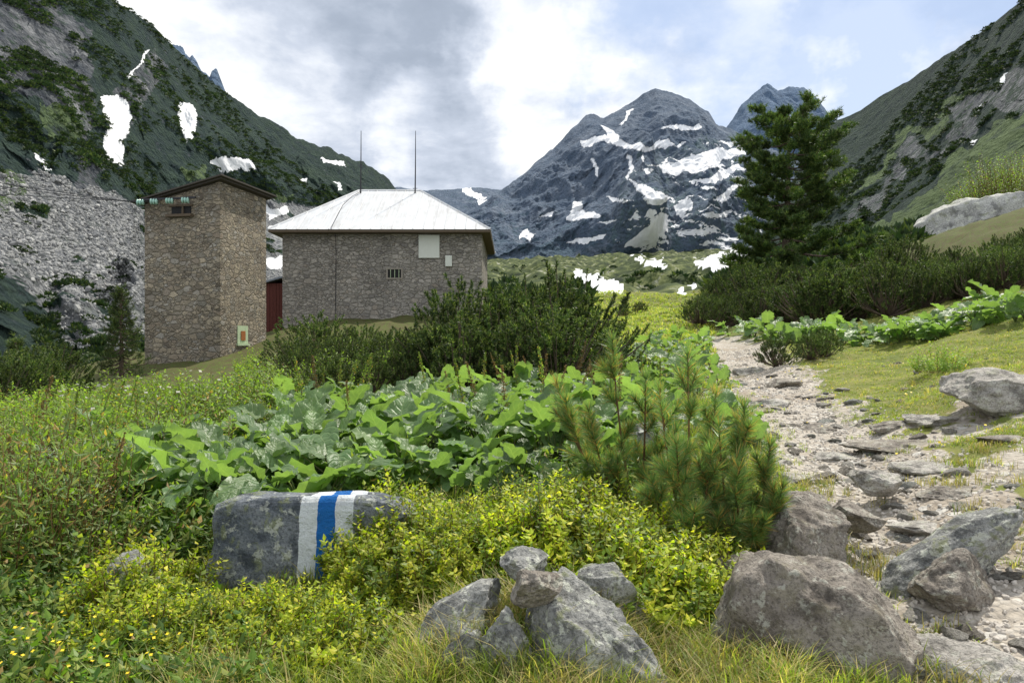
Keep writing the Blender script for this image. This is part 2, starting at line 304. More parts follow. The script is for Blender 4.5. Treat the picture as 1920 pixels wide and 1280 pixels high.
gr=mesh_np('ground',[(np.stack([Xg,Yg,Zg],-1).reshape(-1,3),grid(*Xg.shape),0)],[mGround],True,dict(path=path,snow=snow,meadow=np.clip(mead,0,1),far=far)); struct(gr)
# ---- mountains
def mountain(name,ridge,base,nu,nt,pw,amp,L,mat,paint,seed,jag=.1,relief=None,fa=0.):
    ridge=np.array(ridge,float);base=np.array(base,float)
    px=np.linspace(ridge[0,0],ridge[-1,0],nu)
    I=lambda A,k:np.interp(px,A[:,0],A[:,k])[None]
    t=np.linspace(0,1,nt)[:,None]
    Y=I(base,2)+(I(ridge,2)-I(base,2))*t**pw; v=(640-(I(base,1)+(I(ridge,1)-I(base,1))*t))/F
    X=(px[None]-960)/F*Y; Zz=CZ+v*Y
    a0=paint(*image_px(X,Y,Zz),X,Y,Zz); sm_=np.clip(a0['scree']*1.4,0,1)*1.; k9=np.ones(15)/15.
    sm_=np.apply_along_axis(lambda q:np.convolve(q,k9,'same'),0,np.apply_along_axis(lambda q:np.convolve(q,k9,'same'),1,sm_))
    fade=np.minimum(1,t*5)*(1-.85*t**5)*(1-.85*sm_)
    if relief is not None: Y=Y-relief(px[None],640-v*F)*fade
    g=ridged(X/L+.3*vn(X/L,Y/L,Zz/L,77),Y/(L*2.2),Zz/(L*2.5),7,seed,.55)
    f=fbm(X/L*.8,Y/L*.8,Zz/L*.8,6,seed+9,.55)
    fine=ridged(X/L*5,Y/L*2.,Zz/L*3.,4,seed+31,.6)
    Y=Y-amp*1.1*g*fade; Zz=Zz+amp*.55*f*fade+amp*.12*g*fade+fa*fine*fade
    Zz=Zz+amp*jag*(fbm(X/L*5,0*Y,0.,5,seed+20,.65))*np.clip(t*6-5,0,1)
    PX,PY=image_px(X,Y,Zz); at=paint(PX,PY,X,Y,Zz)
    k=np.arange(1,9)[:,None]; dy=amp*1.5
    Xb=X[-1:]+0*k; Yb=Y[-1:]+k*dy; Zb=Zz[-1:]-k*dy*.8+fbm(Xb/L,Yb/L,0.,4,5)*amp*.3
    V=np.stack([np.concatenate([a,b]) for a,b in ((X,Xb),(Y,Yb),(Zz,Zb))],-1)
    at={q:np.concatenate([w,np.repeat(w[-1:]*(0 if q=='snow' else 1),8,0)]) for q,w in at.items()}
    o=mesh_np(name,[(V.reshape(-1,3),grid(*V.shape[:2]),0)],[mat],True,at); struct(o)
    return X,Y,Zz,at,nt
def softp(PX,PY,polys,w=1.,d=12):
    r=0
    qx,qy=PX+fbm(PX*.02,PY*.02,0.,3,60)*d,PY+fbm(PX*.02,PY*.02,0.,3,61)*d
    for p in polys: r=np.maximum(r,inpoly(qx,qy,p))
    return r*w
def pL(PX,PY,X,Y,Zz):
    S=[[(190,182),(215,176),(238,180),(245,230),(228,270),(237,314),(212,306),(192,275),(205,240)],[(335,190),(353,188),(363,225),(352,268),(340,240)],
       [(392,303),(430,297),(480,312),(460,322),(410,318)],[(600,298),(650,306),(650,312),(610,306)],[(622,342),(636,344),(640,360),(628,358)],[(495,385),(545,392),(540,406),(500,408)],[(502,420),(528,428),(528,440),(506,434)],[(500,480),(530,484),(526,502),(500,500)],
       [(238,140),(258,118),(280,90),(284,92),(262,122),(242,144)],[(60,292),(80,298),(104,320),(90,318)],[(560,330),(580,334),(575,342)]]
    s=softp(PX,PY,S,1.,4); sc=softp(PX,PY,[[(-400,260),(0,330),(90,330),(160,350),(275,400),(275,700),(170,690),(90,600),(0,500),(-400,400)],[(420,322),(520,372),(620,388),(720,400),(700,460),(500,620),(480,500)]],.75,16)
    sc=sc*(fbm(X/14,Y/20,Zz/14,4,88)<.62)
    ve=.72+0*PX; ve=ve-.36*softp(PX,PY,[[(-400,-200),(90,-60),(170,60),(190,140),(170,230),(140,260),(60,180),(0,170),(-400,100)]],1.,30)-.3*softp(PX,PY,[[(210,180),(290,80),(320,110),(270,180),(250,240)],[(150,280),(190,300),(180,360),(150,350)]])
    ve=np.where(sc>0,.10,ve); gn=.06+.5*softp(PX,PY,[[(70,200),(140,210),(150,260),(90,270)],[(340,305),(390,310),(380,340),(340,335)],[(0,310),(40,330),(40,400),(0,400)],[(500,350),(560,360),(540,385)]])
    return dict(snow=s,scree=sc,veg=ve,green=gn+0*PX)
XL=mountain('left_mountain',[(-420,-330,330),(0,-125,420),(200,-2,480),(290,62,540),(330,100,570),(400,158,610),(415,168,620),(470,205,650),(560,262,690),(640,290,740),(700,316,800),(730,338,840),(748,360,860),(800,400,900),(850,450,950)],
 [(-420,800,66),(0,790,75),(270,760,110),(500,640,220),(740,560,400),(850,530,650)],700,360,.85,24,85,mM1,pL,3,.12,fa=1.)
def pC(PX,PY,X,Y,Zz):
    S=[[(1085,262),(1112,254),(1142,262),(1138,271),(1098,277)],[(1128,232),(1142,238),(1160,262),(1212,277),(1256,260),(1264,267),(1215,288),(1165,283),(1140,264)],[(1240,238),(1308,232),(1314,243),(1276,249)],[(1230,310),(1270,298),(1330,284),(1395,278),(1402,290),(1350,303),(1342,318),(1300,328),(1245,322)],
      [(1178,330),(1190,345),(1225,358),(1252,364),(1244,386),(1215,382),(1187,358)],[(1060,410),(1078,380),(1092,378),(1095,394),(1130,398),(1132,406),(1090,412)],[(1165,462),(1200,434),(1240,400),(1258,408),(1240,438),(1228,460)],[(1060,452),(1142,438),(1134,450),(1076,458)],[(972,450),(988,430),(1010,434),(992,454)],[(1266,382),(1302,374),(1298,392),(1272,408)],[(1295,350),(1330,332),(1390,310),(1400,320),(1340,344)],
      [(1169,296),(1179,298),(1186,335),(1178,335)],[(1260,268),(1290,268),(1282,274)],[(1300,352),(1350,352),(1330,358)],[(1140,372),(1184,376),(1150,384)],[(1345,262),(1390,270),(1372,276)],[(1110,300),(1116,302),(1127,330),(1121,330)],[(1320,402),(1375,390),(1362,402),(1330,410)],[(1285,434),(1335,422),(1322,437)],[(1345,442),(1395,434),(1384,448)],[(1160,230),(1185,200),(1189,203),(1166,234)],[(1200,320),(1228,324),(1215,332)],[(1010,402),(1045,396),(1036,406)],[(1218,390),(1232,396),(1222,430),(1212,426)],[(1345,365),(1390,350),(1396,358),(1356,374)],[(1120,420),(1160,414),(1150,424)]]
    s=softp(PX,PY,S,1.,5)
    r_=ridged((PX+PY*.5)*.024,(PY-PX*.25)*.085,0.,4,90,.55); reg_=softp(PX,PY,[[(1190,290),(1330,270),(1420,290),(1440,470),(1150,470),(1180,400)]])
    s=np.maximum(s,(r_>1.30)*reg_*.9)
    return dict(snow=s,scree=.12+0*X,veg=.24+.24*np.clip((PY-330)/130,0,1)+0*X,green=.16+.28*softp(PX,PY,[[(1190,270),(1400,255),(1420,460),(1150,460),(1180,350)]],1.,20))
def rel(px,py):
    return 150*np.exp(-((px-(1135+(py-235)*.22))/55)**2)*np.clip((py-225)/60,0,1)-60*np.exp(-((px-(1195+(py-235)*.18))/28)**2)+60*np.exp(-((px-1290)/40)**2)
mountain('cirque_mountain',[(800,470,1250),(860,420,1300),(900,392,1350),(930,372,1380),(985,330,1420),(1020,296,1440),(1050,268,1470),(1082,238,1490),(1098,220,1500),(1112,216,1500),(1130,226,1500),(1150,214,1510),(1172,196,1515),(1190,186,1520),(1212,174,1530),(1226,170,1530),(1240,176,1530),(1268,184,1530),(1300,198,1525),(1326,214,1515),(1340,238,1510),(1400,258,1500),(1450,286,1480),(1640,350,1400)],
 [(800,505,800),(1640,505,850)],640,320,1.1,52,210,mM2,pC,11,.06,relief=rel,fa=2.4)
p0=lambda v,g=0.,s=.2:(lambda PX,PY,X,Y,Zz:dict(snow=0*X,scree=s+0*X,veg=v+0*X,green=g+0*X))
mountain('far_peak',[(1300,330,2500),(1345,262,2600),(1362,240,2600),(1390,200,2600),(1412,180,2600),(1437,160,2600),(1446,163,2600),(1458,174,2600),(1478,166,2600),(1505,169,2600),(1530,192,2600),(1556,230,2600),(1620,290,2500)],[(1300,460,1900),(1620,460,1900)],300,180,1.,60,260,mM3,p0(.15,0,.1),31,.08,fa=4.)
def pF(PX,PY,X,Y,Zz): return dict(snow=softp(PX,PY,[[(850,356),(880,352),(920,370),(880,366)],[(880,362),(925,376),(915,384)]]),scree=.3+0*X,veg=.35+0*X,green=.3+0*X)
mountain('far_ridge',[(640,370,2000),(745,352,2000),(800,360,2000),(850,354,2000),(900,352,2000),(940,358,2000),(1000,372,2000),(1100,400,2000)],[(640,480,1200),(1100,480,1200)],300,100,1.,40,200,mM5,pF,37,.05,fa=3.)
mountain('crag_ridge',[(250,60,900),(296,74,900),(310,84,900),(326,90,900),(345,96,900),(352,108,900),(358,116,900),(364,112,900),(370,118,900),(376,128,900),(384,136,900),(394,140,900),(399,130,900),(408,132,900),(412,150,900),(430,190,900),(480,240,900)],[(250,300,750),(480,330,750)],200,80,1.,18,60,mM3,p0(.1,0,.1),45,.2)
def pR(PX,PY,X,Y,Zz):
    s=softp(PX,PY,[[(1882,142),(1894,136),(1890,152),(1876,160)],[(1814,262),(1832,258),(1822,270)],[(1826,206),(1840,196),(1832,212)]],1.,3)
    sc=softp(PX,PY,[[(1880,150),(1980,60),(2050,60),(1940,190),(1850,225),(1740,300),(1670,360),(1600,430),(1560,450),(1600,400),(1700,300),(1800,220)]],.5,26)
    ve=np.where(sc>0,.46,.82); gn=.13+.47*softp(PX,PY,[[(1900,215),(2300,-100),(2300,400),(1920,340),(1800,380),(1740,440),(1600,450),(1690,380),(1800,290)],[(1600,360),(1700,290),(1800,200),(1870,150),(1800,180),(1700,260)]],1.,20)
    return dict(snow=s,scree=sc,veg=ve+0*X,green=gn+0*X)
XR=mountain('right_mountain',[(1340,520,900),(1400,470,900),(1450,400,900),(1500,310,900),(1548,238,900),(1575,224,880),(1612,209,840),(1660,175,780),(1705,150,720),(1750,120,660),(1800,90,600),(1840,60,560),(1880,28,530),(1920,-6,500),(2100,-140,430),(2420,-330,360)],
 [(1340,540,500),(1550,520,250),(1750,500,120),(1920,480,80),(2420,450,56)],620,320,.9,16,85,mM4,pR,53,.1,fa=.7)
# ---- thickets (dwarf pine seen as one mass)
r=np.random.default_rng(3); nC=46
a=r.uniform(0,6.28,nC); e=r.uniform(.05,1.5,nC); cd=np.stack([np.cos(a)*np.cos(e),np.sin(a)*np.cos(e),np.sin(e)*.75],-1)
tri=np.array([[-.16,0,0],[.16,0,0],[0,.02,.42]]); f=frames(cd+np.array([0,0,.5]),r.uniform(0,6.28,nC))
cV,cF=stamp(tri,np.array([[0,1,2]]),cd*.72,f,r.uniform(.8,1.5,nC))
def clumps(name,pts,s,label):
    n=len(pts); d=np.tile([[0,0,1.]],(n,1)); R=frames(d,rng.uniform(0,6.28,n))
    ss=s*rng.uniform(.5,1.5,n); V,Fc=stamp(cV,cF,pts-np.array([0,0,.15])*ss[:,None],R,np.stack([ss,ss,ss*.8],-1))
    stuff(mesh_np(name,[(V,Fc,0)],[mThk]),label,'bushes')
def fromm(D,n,ymax,cond,thr=-.2):
    X,Y,Zz,at,nt=D; ok=cond({k:v[:nt] for k,v in at.items()})&(at['snow'][:nt]==0)&(Y<ymax)&(fbm(X/25,Y/25,Zz/25,3,8)>thr)
    i=np.argwhere(ok); i=i[rng.integers(0,len(i),n)]; return np.stack([q[i[:,0],i[:,1]] for q in (X,Y,Zz)],-1)+rng.normal(size=(n,3))*[.6,.6,0]
clumps('dwarf_pine_thicket',fromm(XL,10500,620,lambda a:a['veg']>.5),2.0,'dark dwarf pine thickets covering the rocky mountainside')
clumps('dwarf_pine_thicket',fromm(XL,1900,620,lambda a:(a['veg']>.3)&(a['veg']<.5),.05),2.2,'dark dwarf pine thickets clinging to the cliffs')
clumps('dwarf_pine_thicket',fromm(XL,220,420,lambda a:(a['scree']>.5),.35),1.3,'dark dwarf pine thickets scattered over the scree')
clumps('dwarf_pine_thicket',fromm(XR,8500,650,lambda a:(a['veg']>.5)&(a['green']<.4)),2.3,'dark dwarf pine thickets on the steep grassy slope')
y_=np.exp(rng.uniform(math.log(52),math.log(480),6500)); x_=rng.uniform(-.75,.85,6500)*y_
k_=(fbm(x_/22,y_/22,0.,3,70)>-.02)&~((x_/y_>.1)&(x_/y_<.3)&(y_<85)); x_,y_=x_[k_],y_[k_]; z_=G(x_,y_); qx,qy=image_px(x_,y_,z_)
k_=np.ones(len(x_),bool)
for p in ([(1030,495),(1110,500),(1185,530),(1185,575),(1095,565)],[(1275,488),(1385,465),(1410,482),(1345,518)],[(1195,484),(1240,482),(1270,512),(1225,508)]): k_&=inpoly(qx,qy,p)<.5
k_&=((x_/y_>-.05)|(y_>60))&~((x_/y_>.6)&(y_<75))
clumps('dwarf_pine_thicket',np.stack([x_,y_,z_],-1)[k_],1.5,'dark dwarf pine thicket on the valley floor')
# ================= BUILDINGS
def part(name,VF,mat,parent,bev=0,smooth=False):
    V,Fc=VF; o=mesh_np(name,[(V,Fc,0)],[mat],smooth); 
    if bev: bevel(o,bev)
    return par(o,parent)
# tower
ang=math.radians(11); C=np.array([-13.27,31.]); l=np.array([-math.cos(ang),math.sin(ang)]); rr=np.array([math.sin(ang),math.cos(ang)]); S=3.9
tw=empty('stone_tower',(-15,33,.2)); top(tw,'tall square rubble stone transformer tower with sloping slab roof','tower')
def tp(a,b,z): p=C+l*a*S+rr*b*S; return [p[0],p[1],z]
def tpm(a,b,z): p=C+l*a+rr*b; return [p[0],p[1],z]
def tbox(a0,a1,b0,b1,z0,z1,dz=0):
    return np.array([tpm(a,b,z-dz*a) for z in (z0,z1) for a,b in ((a0,b0),(a1,b0),(a1,b1),(a0,b1))]),BF[:,::-1]
sl=.87/S
wallV=np.array([tp(a,b,-1.) for a,b in ((0,0),(1,0),(1,1),(0,1))]+[tp(a,b,8.87-.87*a) for a,b in ((0,0),(1,0),(1,1),(0,1))])
part('wall',(wallV,BF[:,::-1]),mTow,tw,.04)
rf=part('roof',cat([tbox(-.35,S+.42,-.4,S+.4,8.95,9.02,sl),tbox(-.22,S+.28,-.25,S+.25,8.875,8.945,sl)]),mRust,tw)
wn=part('window',tbox(-.03,.05,1.35,2.2,1.5,2.35),mFrame,tw)
o=part('shutter',tbox(-.06,-.032,1.6,1.95,1.65,2.1),mOrange,tw)
part('window_sill',tbox(-.10,.05,1.28,2.27,1.40,1.495),mFrame,tw)
part('cable_opening',tbox(1.45,2.45,-.03,.3,7.42,7.78),mDark,tw)
part('opening_lintel',cat([tbox(1.35,2.55,-.10,.3,7.785,7.88),tbox(1.3,2.6,-.26,.1,7.30,7.415),tbox(1.8,1.88,-.1,-.032,7.42,7.78)]),mWood,tw)
part('crossarm',tbox(.9,3.9,-.5,-.42,8.04,8.12),mSteel,tw)
for i,a in enumerate((1.2,2.0,2.8,3.5)):
    p=np.array(tpm(a,-.46,7.96)); L=[]
    for j in range(3):
        q=p+np.array([-.12*j-.02,0,.0]); L.append(tube([q,q+[-.03,0,0],q+[-.06,0,0],q+[-.1,0,0]],[.04,.13,.14,.03],14))
    part('insulator',cat(L),mGlass,tw,smooth=True)
for i,(a,ey) in enumerate(((3.5,343),(3.52,350),(2.8,364))):
    p=np.array(tpm(a,-.46,7.96))-[.38,0,0]; e=from_px(0,ey,32+i); d=e-p; s=np.linspace(0,3.,40)[:,None]; pts=p+d*s; pts[:,2]+=(s[:,0]**2-s[:,0])*.12
    w=mesh_np('power_line',[(*tube(pts,.016,5),0)],[mSteel]); top(w,'thin overhead electric cable strung from the stone tower','cable','overhead cables')
# hut
ht=empty('mountain_hut',(-7.8,45,2.5)); top(ht,'two storey rubble stone mountain hut with white hipped metal roof','building')
part('wall',boxv(-13.8,-1.8,41,50,.5,8.1),mHut,ht,.04)
ex0,ex1,ey0,ey1,ez=-14.4,-1.25,40.2,50.8,8.2; rz=11.65; ra,rb,ry_=-10.2,-6.1,45.5
RV=np.array([[ex0,ey0,ez],[ex1,ey0,ez],[ex1,ey1,ez],[ex0,ey1,ez],[ra,ry_,rz],[rb,ry_,rz]])
L=[]
seam=lambda a,b,rd=.03:tube([a,b],rd,4)
for x in np.arange(ex0+.5,ex1-.2,.62):
    for yy,sg in ((ey0,1),(ey1,-1)):
        f_=(x-ex0)/(ra-ex0) if x<ra else ((ex1-x)/(ex1-rb) if x>rb else 1)
        a=np.array([x,yy,ez+.02]); b=np.array([x,yy+(ry_-yy)*f_,ez+.02+(rz-ez)*f_]); L.append(seam(a,b,.022))
for y in np.arange(ey0+.6,ey1-.3,.62):
    f_=min((y-ey0)/(ry_-ey0),(ey1-y)/(ey1-ry_))
    L.append(seam(np.array([ex1,y,ez+.02]),np.array([ex1+(rb-ex1)*f_,y,ez+.02+(rz-ez)*f_]),.022)); L.append(seam(np.array([ex0,y,ez+.02]),np.array([ex0+(ra-ex0)*f_,y,ez+.02+(rz-ez)*f_]),.022))
for a,b in ((0,4),(3,4),(1,5),(2,5),(4,5)): L.append(seam(RV[a],RV[b],.07))
sv_,sf_=cat(L); fcs=[(0,1,5,4),(2,3,4,5),(1,2,5),(3,0,4)]
me=bpy.data.meshes.new('roof'); me.from_pydata([tuple(v) for v in RV]+[tuple(v) for v in sv_],[],fcs+[tuple(int(q)+6 for q in f_) for f_ in sf_]); me.materials.append(mMetal)
o=bpy.data.objects.new('roof',me); COL.objects.link(o); par(o,ht)
part('eaves',cat([boxv(ex0+.03,ex1-.03,ey0+.03,ey1-.03,ez-.16,ez-.02)]),mWood,ht)
def hw(cx,cz,w,h,mat,fr):
    part('window',boxv(cx-w/2,cx+w/2,40.97,41.05,cz-h/2,cz+h/2),mat,ht)
    b=.09; part('window_frame',cat([boxv(cx-w/2-b,cx+w/2+b,40.93,41.05,cz+h/2+.002,cz+h/2+b),boxv(cx-w/2-b,cx+w/2+b,40.93,41.05,cz-h/2-b,cz-h/2-.002),boxv(cx-w/2-b,cx-w/2-.002,40.935,41.05,cz-h/2,cz+h/2),boxv(cx+w/2+.002,cx+w/2+b,40.935,41.05,cz-h/2,cz+h/2)]),fr,ht)
hw(-7.05,5.67,.8,.5,mDark,mConc); part('window_bars',cat([boxv(-7.3+i*.25,-7.27+i*.25,40.94,40.96,5.42,5.92) for i in range(3)]),mFrame,ht)
part('sheet_panel',boxv(-5.6,-4.35,40.9,40.99,6.6,7.98),mPanel,ht,.01); part('sheet_panel',boxv(-4.0,-3.6,40.9,40.99,6.1,6.75),mPanel,ht,.01)
for x,zt in ((-10.0,14.9),(-6.4,14.9)):
    part('antenna',cat([tube([[x,ry_-.4,11.2],[x+.02,ry_-.4,13.],[x+.03,ry_-.4,zt+.6]],[.05,.04,.02],6),tube([[x-.15,ry_-.4,11.7],[x+.15,ry_-.4,11.7]],.02,5)]),mSteel,ht)
part('cable',tube([[-10,45.1,11.5],[-10.3,44,10.95],[-10.6,42.8,10.15],[-10.65,40.15,8.25],[-10.55,40.8,8.0],[-10.55,40.93,7.],[-10.6,40.93,2.]],.022,5),mSteel,ht)
sh=empty('shed',(-14.6,43,2)); top(sh,'red brown boarded lean-to shed with grey sheet roof beside hut','shed')
part('wall',cat([boxv(-16.2+i*.2,-16.2+i*.2+.185,42.3-(i%2)*.01,44.8,1.,5.2) for i in range(12)]),mRed,sh)
part('roof',(np.array([[-16.4,42,4.9],[-13.81,42,5.6],[-13.81,45,5.6],[-16.4,45,4.9],[-16.4,42,5.],[-13.81,42,5.72],[-13.81,45,5.72],[-16.4,45,5.]]),BF),mGR,sh)
# ================= ROCKS
def ico(n):
    b=bmesh.new(); bmesh.ops.create_icosphere(b,subdivisions=n,radius=1); V=np.array([v.co[:] for v in b.verts]); Fc=np.array([[v.index for v in f.verts] for f in b.faces]); b.free(); return V,Fc
I4,I5,I6,I2,I1=ico(4),ico(5),ico(6),ico(2),ico(1)
def rock_arr(seed,I=I5,cuts=14,amp=.09,lo=.42,hi=.82):
    r=np.random.default_rng(seed); V=I[0].copy(); D=V.copy()
    for _ in range(cuts):
        n=r.normal(size=3); n/=np.linalg.norm(n); V-=np.outer(np.maximum(V@n-r.uniform(lo,hi),0),n)*.93
    s=seed*3.1; V+=D*(fbm(V[:,0]*1.6+s,V[:,1]*1.6,V[:,2]*1.6,3,seed)*amp)[:,None]+D*(fbm(V[:,0]*5+s,V[:,1]*5,V[:,2]*5,6,seed,.6)*amp*.45)[:,None]
    V=V-(V.max(0)+V.min(0))/2; return V/(V.max(0)-V.min(0))*2,I[1]
# boulders lying on the scree
bv,bf=rock_arr(81,I1,6,.1)
pts=fromm(XL,17000,420,lambda a:(a['scree']>.5),-9); n=len(pts); s=np.exp(rng.normal(-1.15,.5,n))*np.clip(pts[:,1]/170,.4,1.3); s=np.clip(s,.1,1.3)
V,Fc=stamp(bv,bf,pts,frames(rng.normal(size=(n,3)),rng.uniform(0,6,n)),np.stack([s,s*.8,s*.7],-1))
stuff(mesh_np('scree_boulders',[(V,Fc,0)],[mScr]),'pale grey boulders scattered down the scree slope','boulders')
def rock(a0,a1,b0,b1,y,dy,seed,mat=None,label='weathered grey granite rock beside the mountain trail',tilt=(0,0,0),name='rock',grp='granite rocks along the trail',cuts=14,amp=.09,I=I6,th=None,lo=.42,hi=.82):
    V,Fc=rock_arr(seed,I,cuts,amp,lo,hi); p0_=from_px(a0,b1,y);p1_=from_px(a1,b0,y); c=(p0_+p1_)/2; hd=np.array([(p1_[0]-p0_[0])/2,dy/2,(p1_[2]-p0_[2])/2])
    if th: hd[2]=th
    Rm=np.array(Matrix.Rotation(math.radians(tilt[1]),3,'Y')@Matrix.Rotation(math.radians(tilt[0]),3,'X')@Matrix.Rotation(math.radians(tilt[2]),3,'Z'))
    V=(V*hd)@Rm.T
    o=mesh_np(name,[(V,Fc,0)],[mat or mRock],True); o.location=c+np.array([0,dy*.35,0]); return top(o,label,'rock',grp)
# painted block
V=np.sign(I6[0])*np.abs(I6[0])**.20; V/=np.abs(V).max(0)
V[:,0]+=.10*V[:,2]*(V[:,0]<0)
V+=I6[0]*(fbm(V[:,0]*2.5,V[:,1]*2.5,V[:,2]*2.5,6,5)*.08)[:,None]
V[:,2]+=np.where(V[:,2]>0,-.25*np.clip(-V[:,0]-.55,0,1)-.30*np.clip(V[:,0]-.6,0,1),0)
o=mesh_np('rock',[(V*[.63,.22,.30],I6[1],0)],[mRockP],True); o.location=(-1.31,4.52,.285); o.rotation_euler=(math.radians(-7),0,math.radians(-2)); top(o,'flat topped granite block with white blue white painted trail stripes','rock')
LG='light grey lichen covered granite rock half buried in grass'; LB='brown weathered granite boulder beside the stony trail'
rock(725,965,1095,1290,3.12,.42,11,mRock,LG,(8,-32,0),th=.13,lo=.5); rock(938,1034,1032,1110,3.2,.26,12,mRock,LG,(0,-10,0)); rock(952,1060,1066,1146,2.98,.2,13,mRockB,'small reddish brown rock resting on grey rocks',(0,-22,20),cuts=9)
rock(985,1195,1090,1420,2.92,.38,14,mRock,LG,(-14,-8,0),cuts=8,lo=.55); rock(872,1000,1150,1380,2.9,.3,15,mRock,LG,(0,12,0),lo=.55); rock(1155,1262,1155,1400,2.9,.25,16,mRock,LG,(-10,-22,0),lo=.5)
rock(1050,1225,1065,1200,3.4,.35,17,mRock,LG,lo=.5); rock(820,910,1190,1330,2.95,.22,37,mRock,LG)
rock(1370,1800,1090,1430,3.02,.8,18,mRockB,LB,(0,14,0),lo=.55,cuts=13); rock(1425,1615,952,1150,4.3,.55,19,mRockB,LB,(0,4,0),lo=.5); rock(1650,1990,925,1210,4.2,.6,20,mRock,'slanting grey granite slab beside the stony trail',(-15,-28,0),cuts=10,th=.22)
rock(1735,1915,1040,1180,3.85,.42,21,mRockB,LB,(0,14,0)); rock(1725,2000,1195,1400,3.05,.55,22,mRockL,'pale flat granite rock in the trail',th=.13)
rock(1815,2030,690,800,8.1,1.1,24,mRockL,'large pale granite boulder on the grassy bank',lo=.5); rock(155,290,1045,1180,4.,.4,25,mRock,LG); rock(1720,2060,352,560,54,9,26,mRockF,'huge pale boulder on the shrubby hillside',(0,-12,0),cuts=12,lo=.45)
rock(1190,1260,790,850,6.2,.4,27,mRock,LG); rock(1480,1560,925,980,5.2,.35,28,mRockB,LB); rock(1610,1700,885,940,6.0,.45,29,mRockL,LB); rock(1570,1670,948,1010,4.9,.4,30,mRockB,LB); rock(1540,1600,1085,1150,3.7,.25,38,mRockB,LB); rock(1350,1440,1045,1130,3.9,.3,39,mRockB,LB)
FS='flat pale granite slab lying in the trail'
for i,(a0,a1,b,y,dy) in enumerate(((1630,1850,845,7.6,1.2),(1700,1830,880,6.6,.6),(1480,1600,905,5.9,.5),(1500,1640,1075,3.75,.4),(1600,1720,1120,3.5,.35),(1480,1560,1010,4.4,.3),(1780,1900,1160,3.35,.4),(1690,1820,945,5.3,.4),(1400,1500,760,11.5,.8),(1440,1520,730,14,.8),(1530,1620,820,8.,.6),(1380,1450,705,17,1.),(1500,1580,790,9.5,.6),(1430,1500,830,7.6,.4),(1580,1660,860,6.8,.4),(1740,1860,910,5.8,.4),(1600,1690,1020,4.3,.3),(1720,1800,800,8.6,.6),(1850,1950,860,6.9,.5),(1640,1730,970,4.9,.35),(1450,1540,850,6.9,.35),(1640,1740,800,8.9,.6),(1400,1470,790,9.2,.4))):
    x0=(a0-960)/F*y;x1=(a1-960)/F*y; o=rock(a0,a1,b-15,b+15,y,dy,90+i,mRockL if i%3 else mRockB,FS,(0,random.uniform(-4,4),0),th=.05*max(1,y/5),I=I5); o.location.z=float(G((x0+x1)/2,y+dy*.35))-.012
# trail stones
base=[mesh_np('x',[(rock_arr(60+i,I4,11,.08)[0],I4[1],0)],[mm],True,link=False).data for i,mm in enumerate([mRockL,mRockB,mRockL,mRock,mRockB])]
n=0
while n<280:
    y=3+random.random()*random.random()*19; x=float(np.interp(y,PC[:,1],PC[:,0]))+random.gauss(0,.75)
    if random.random()<.15: x,y=random.uniform(4,9),random.uniform(7,16)
    s=random.uniform(.03,.11)*(1 if random.random()<.85 else 1.6)
    o=bpy.data.objects.new('stone',random.choice(base)); o.scale=(s,s*random.uniform(.6,1),s*random.uniform(.3,.55)); o.rotation_euler=(random.uniform(-.2,.2),random.uniform(-.2,.2),random.uniform(0,6))
    o.location=(x,y,float(G(x,y))+s*.02); COL.objects.link(o); top(o,'loose pale stone lying on the trail','stone','loose stones on the trail'); n+=1
gv,gf=rock_arr(80,I2,8,.1); n=9000
y=3+rng.random(n)**1.5*20; x=np.interp(y,PC[:,1],PC[:,0])+rng.normal(0,.55,n); s=rng.uniform(.004,.022,n); d=rng.normal(size=(n,3))
V,Fc=stamp(gv,gf,np.stack([x,y,G(x,y)+s*.05],-1),frames(d),s)
stuff(mesh_np('gravel',[(V,Fc,0)],[mPeb]),'loose pale gravel scattered over the trail','gravel')
# ================= PLANTS
def rdir(n,r): 
    v=r.normal(size=(n,3)); return v/np.linalg.norm(v,axis=1,keepdims=True)
def brush(L,n,nl,w,spread,seed):
    r=np.random.default_rng(seed); a=r.uniform(0,6.28,n); th=np.radians(r.uniform(spread*.6,spread*1.3,n)); z=r.uniform(0,L,n)
    z=np.where(r.random(n)<.25,L,z); th=np.where(z==L,th*.5,th)
    d=np.stack([np.cos(a)*np.sin(th),np.sin(a)*np.sin(th),np.cos(th)],-1); p=np.stack([0*z,0*z,z],-1)
    return stamp(np.array([[-w/2,0,0],[w/2,0,0],[0,0,1.]]),np.array([[0,1,2]]),p,frames(d,r.uniform(0,6.28,n)),np.stack([np.ones(n),np.ones(n),nl*r.uniform(.7,1.1,n)],-1))
def place(name,meshes,pts,smin,smax,label,cat_,grp,sink=.02,zs=(1,1)):
    for x,y in pts:
        o=bpy.data.objects.new(name,random.choice(meshes)); s=random.uniform(smin,smax); o.scale=(s,s,s*random.uniform(*zs)); o.rotation_euler=(random.uniform(-.08,.08),random.uniform(-.08,.08),random.uniform(0,6.28))
        o.location=(x,y,float(G(x,y))-sink); COL.objects.link(o); top(o,label,cat_,grp)
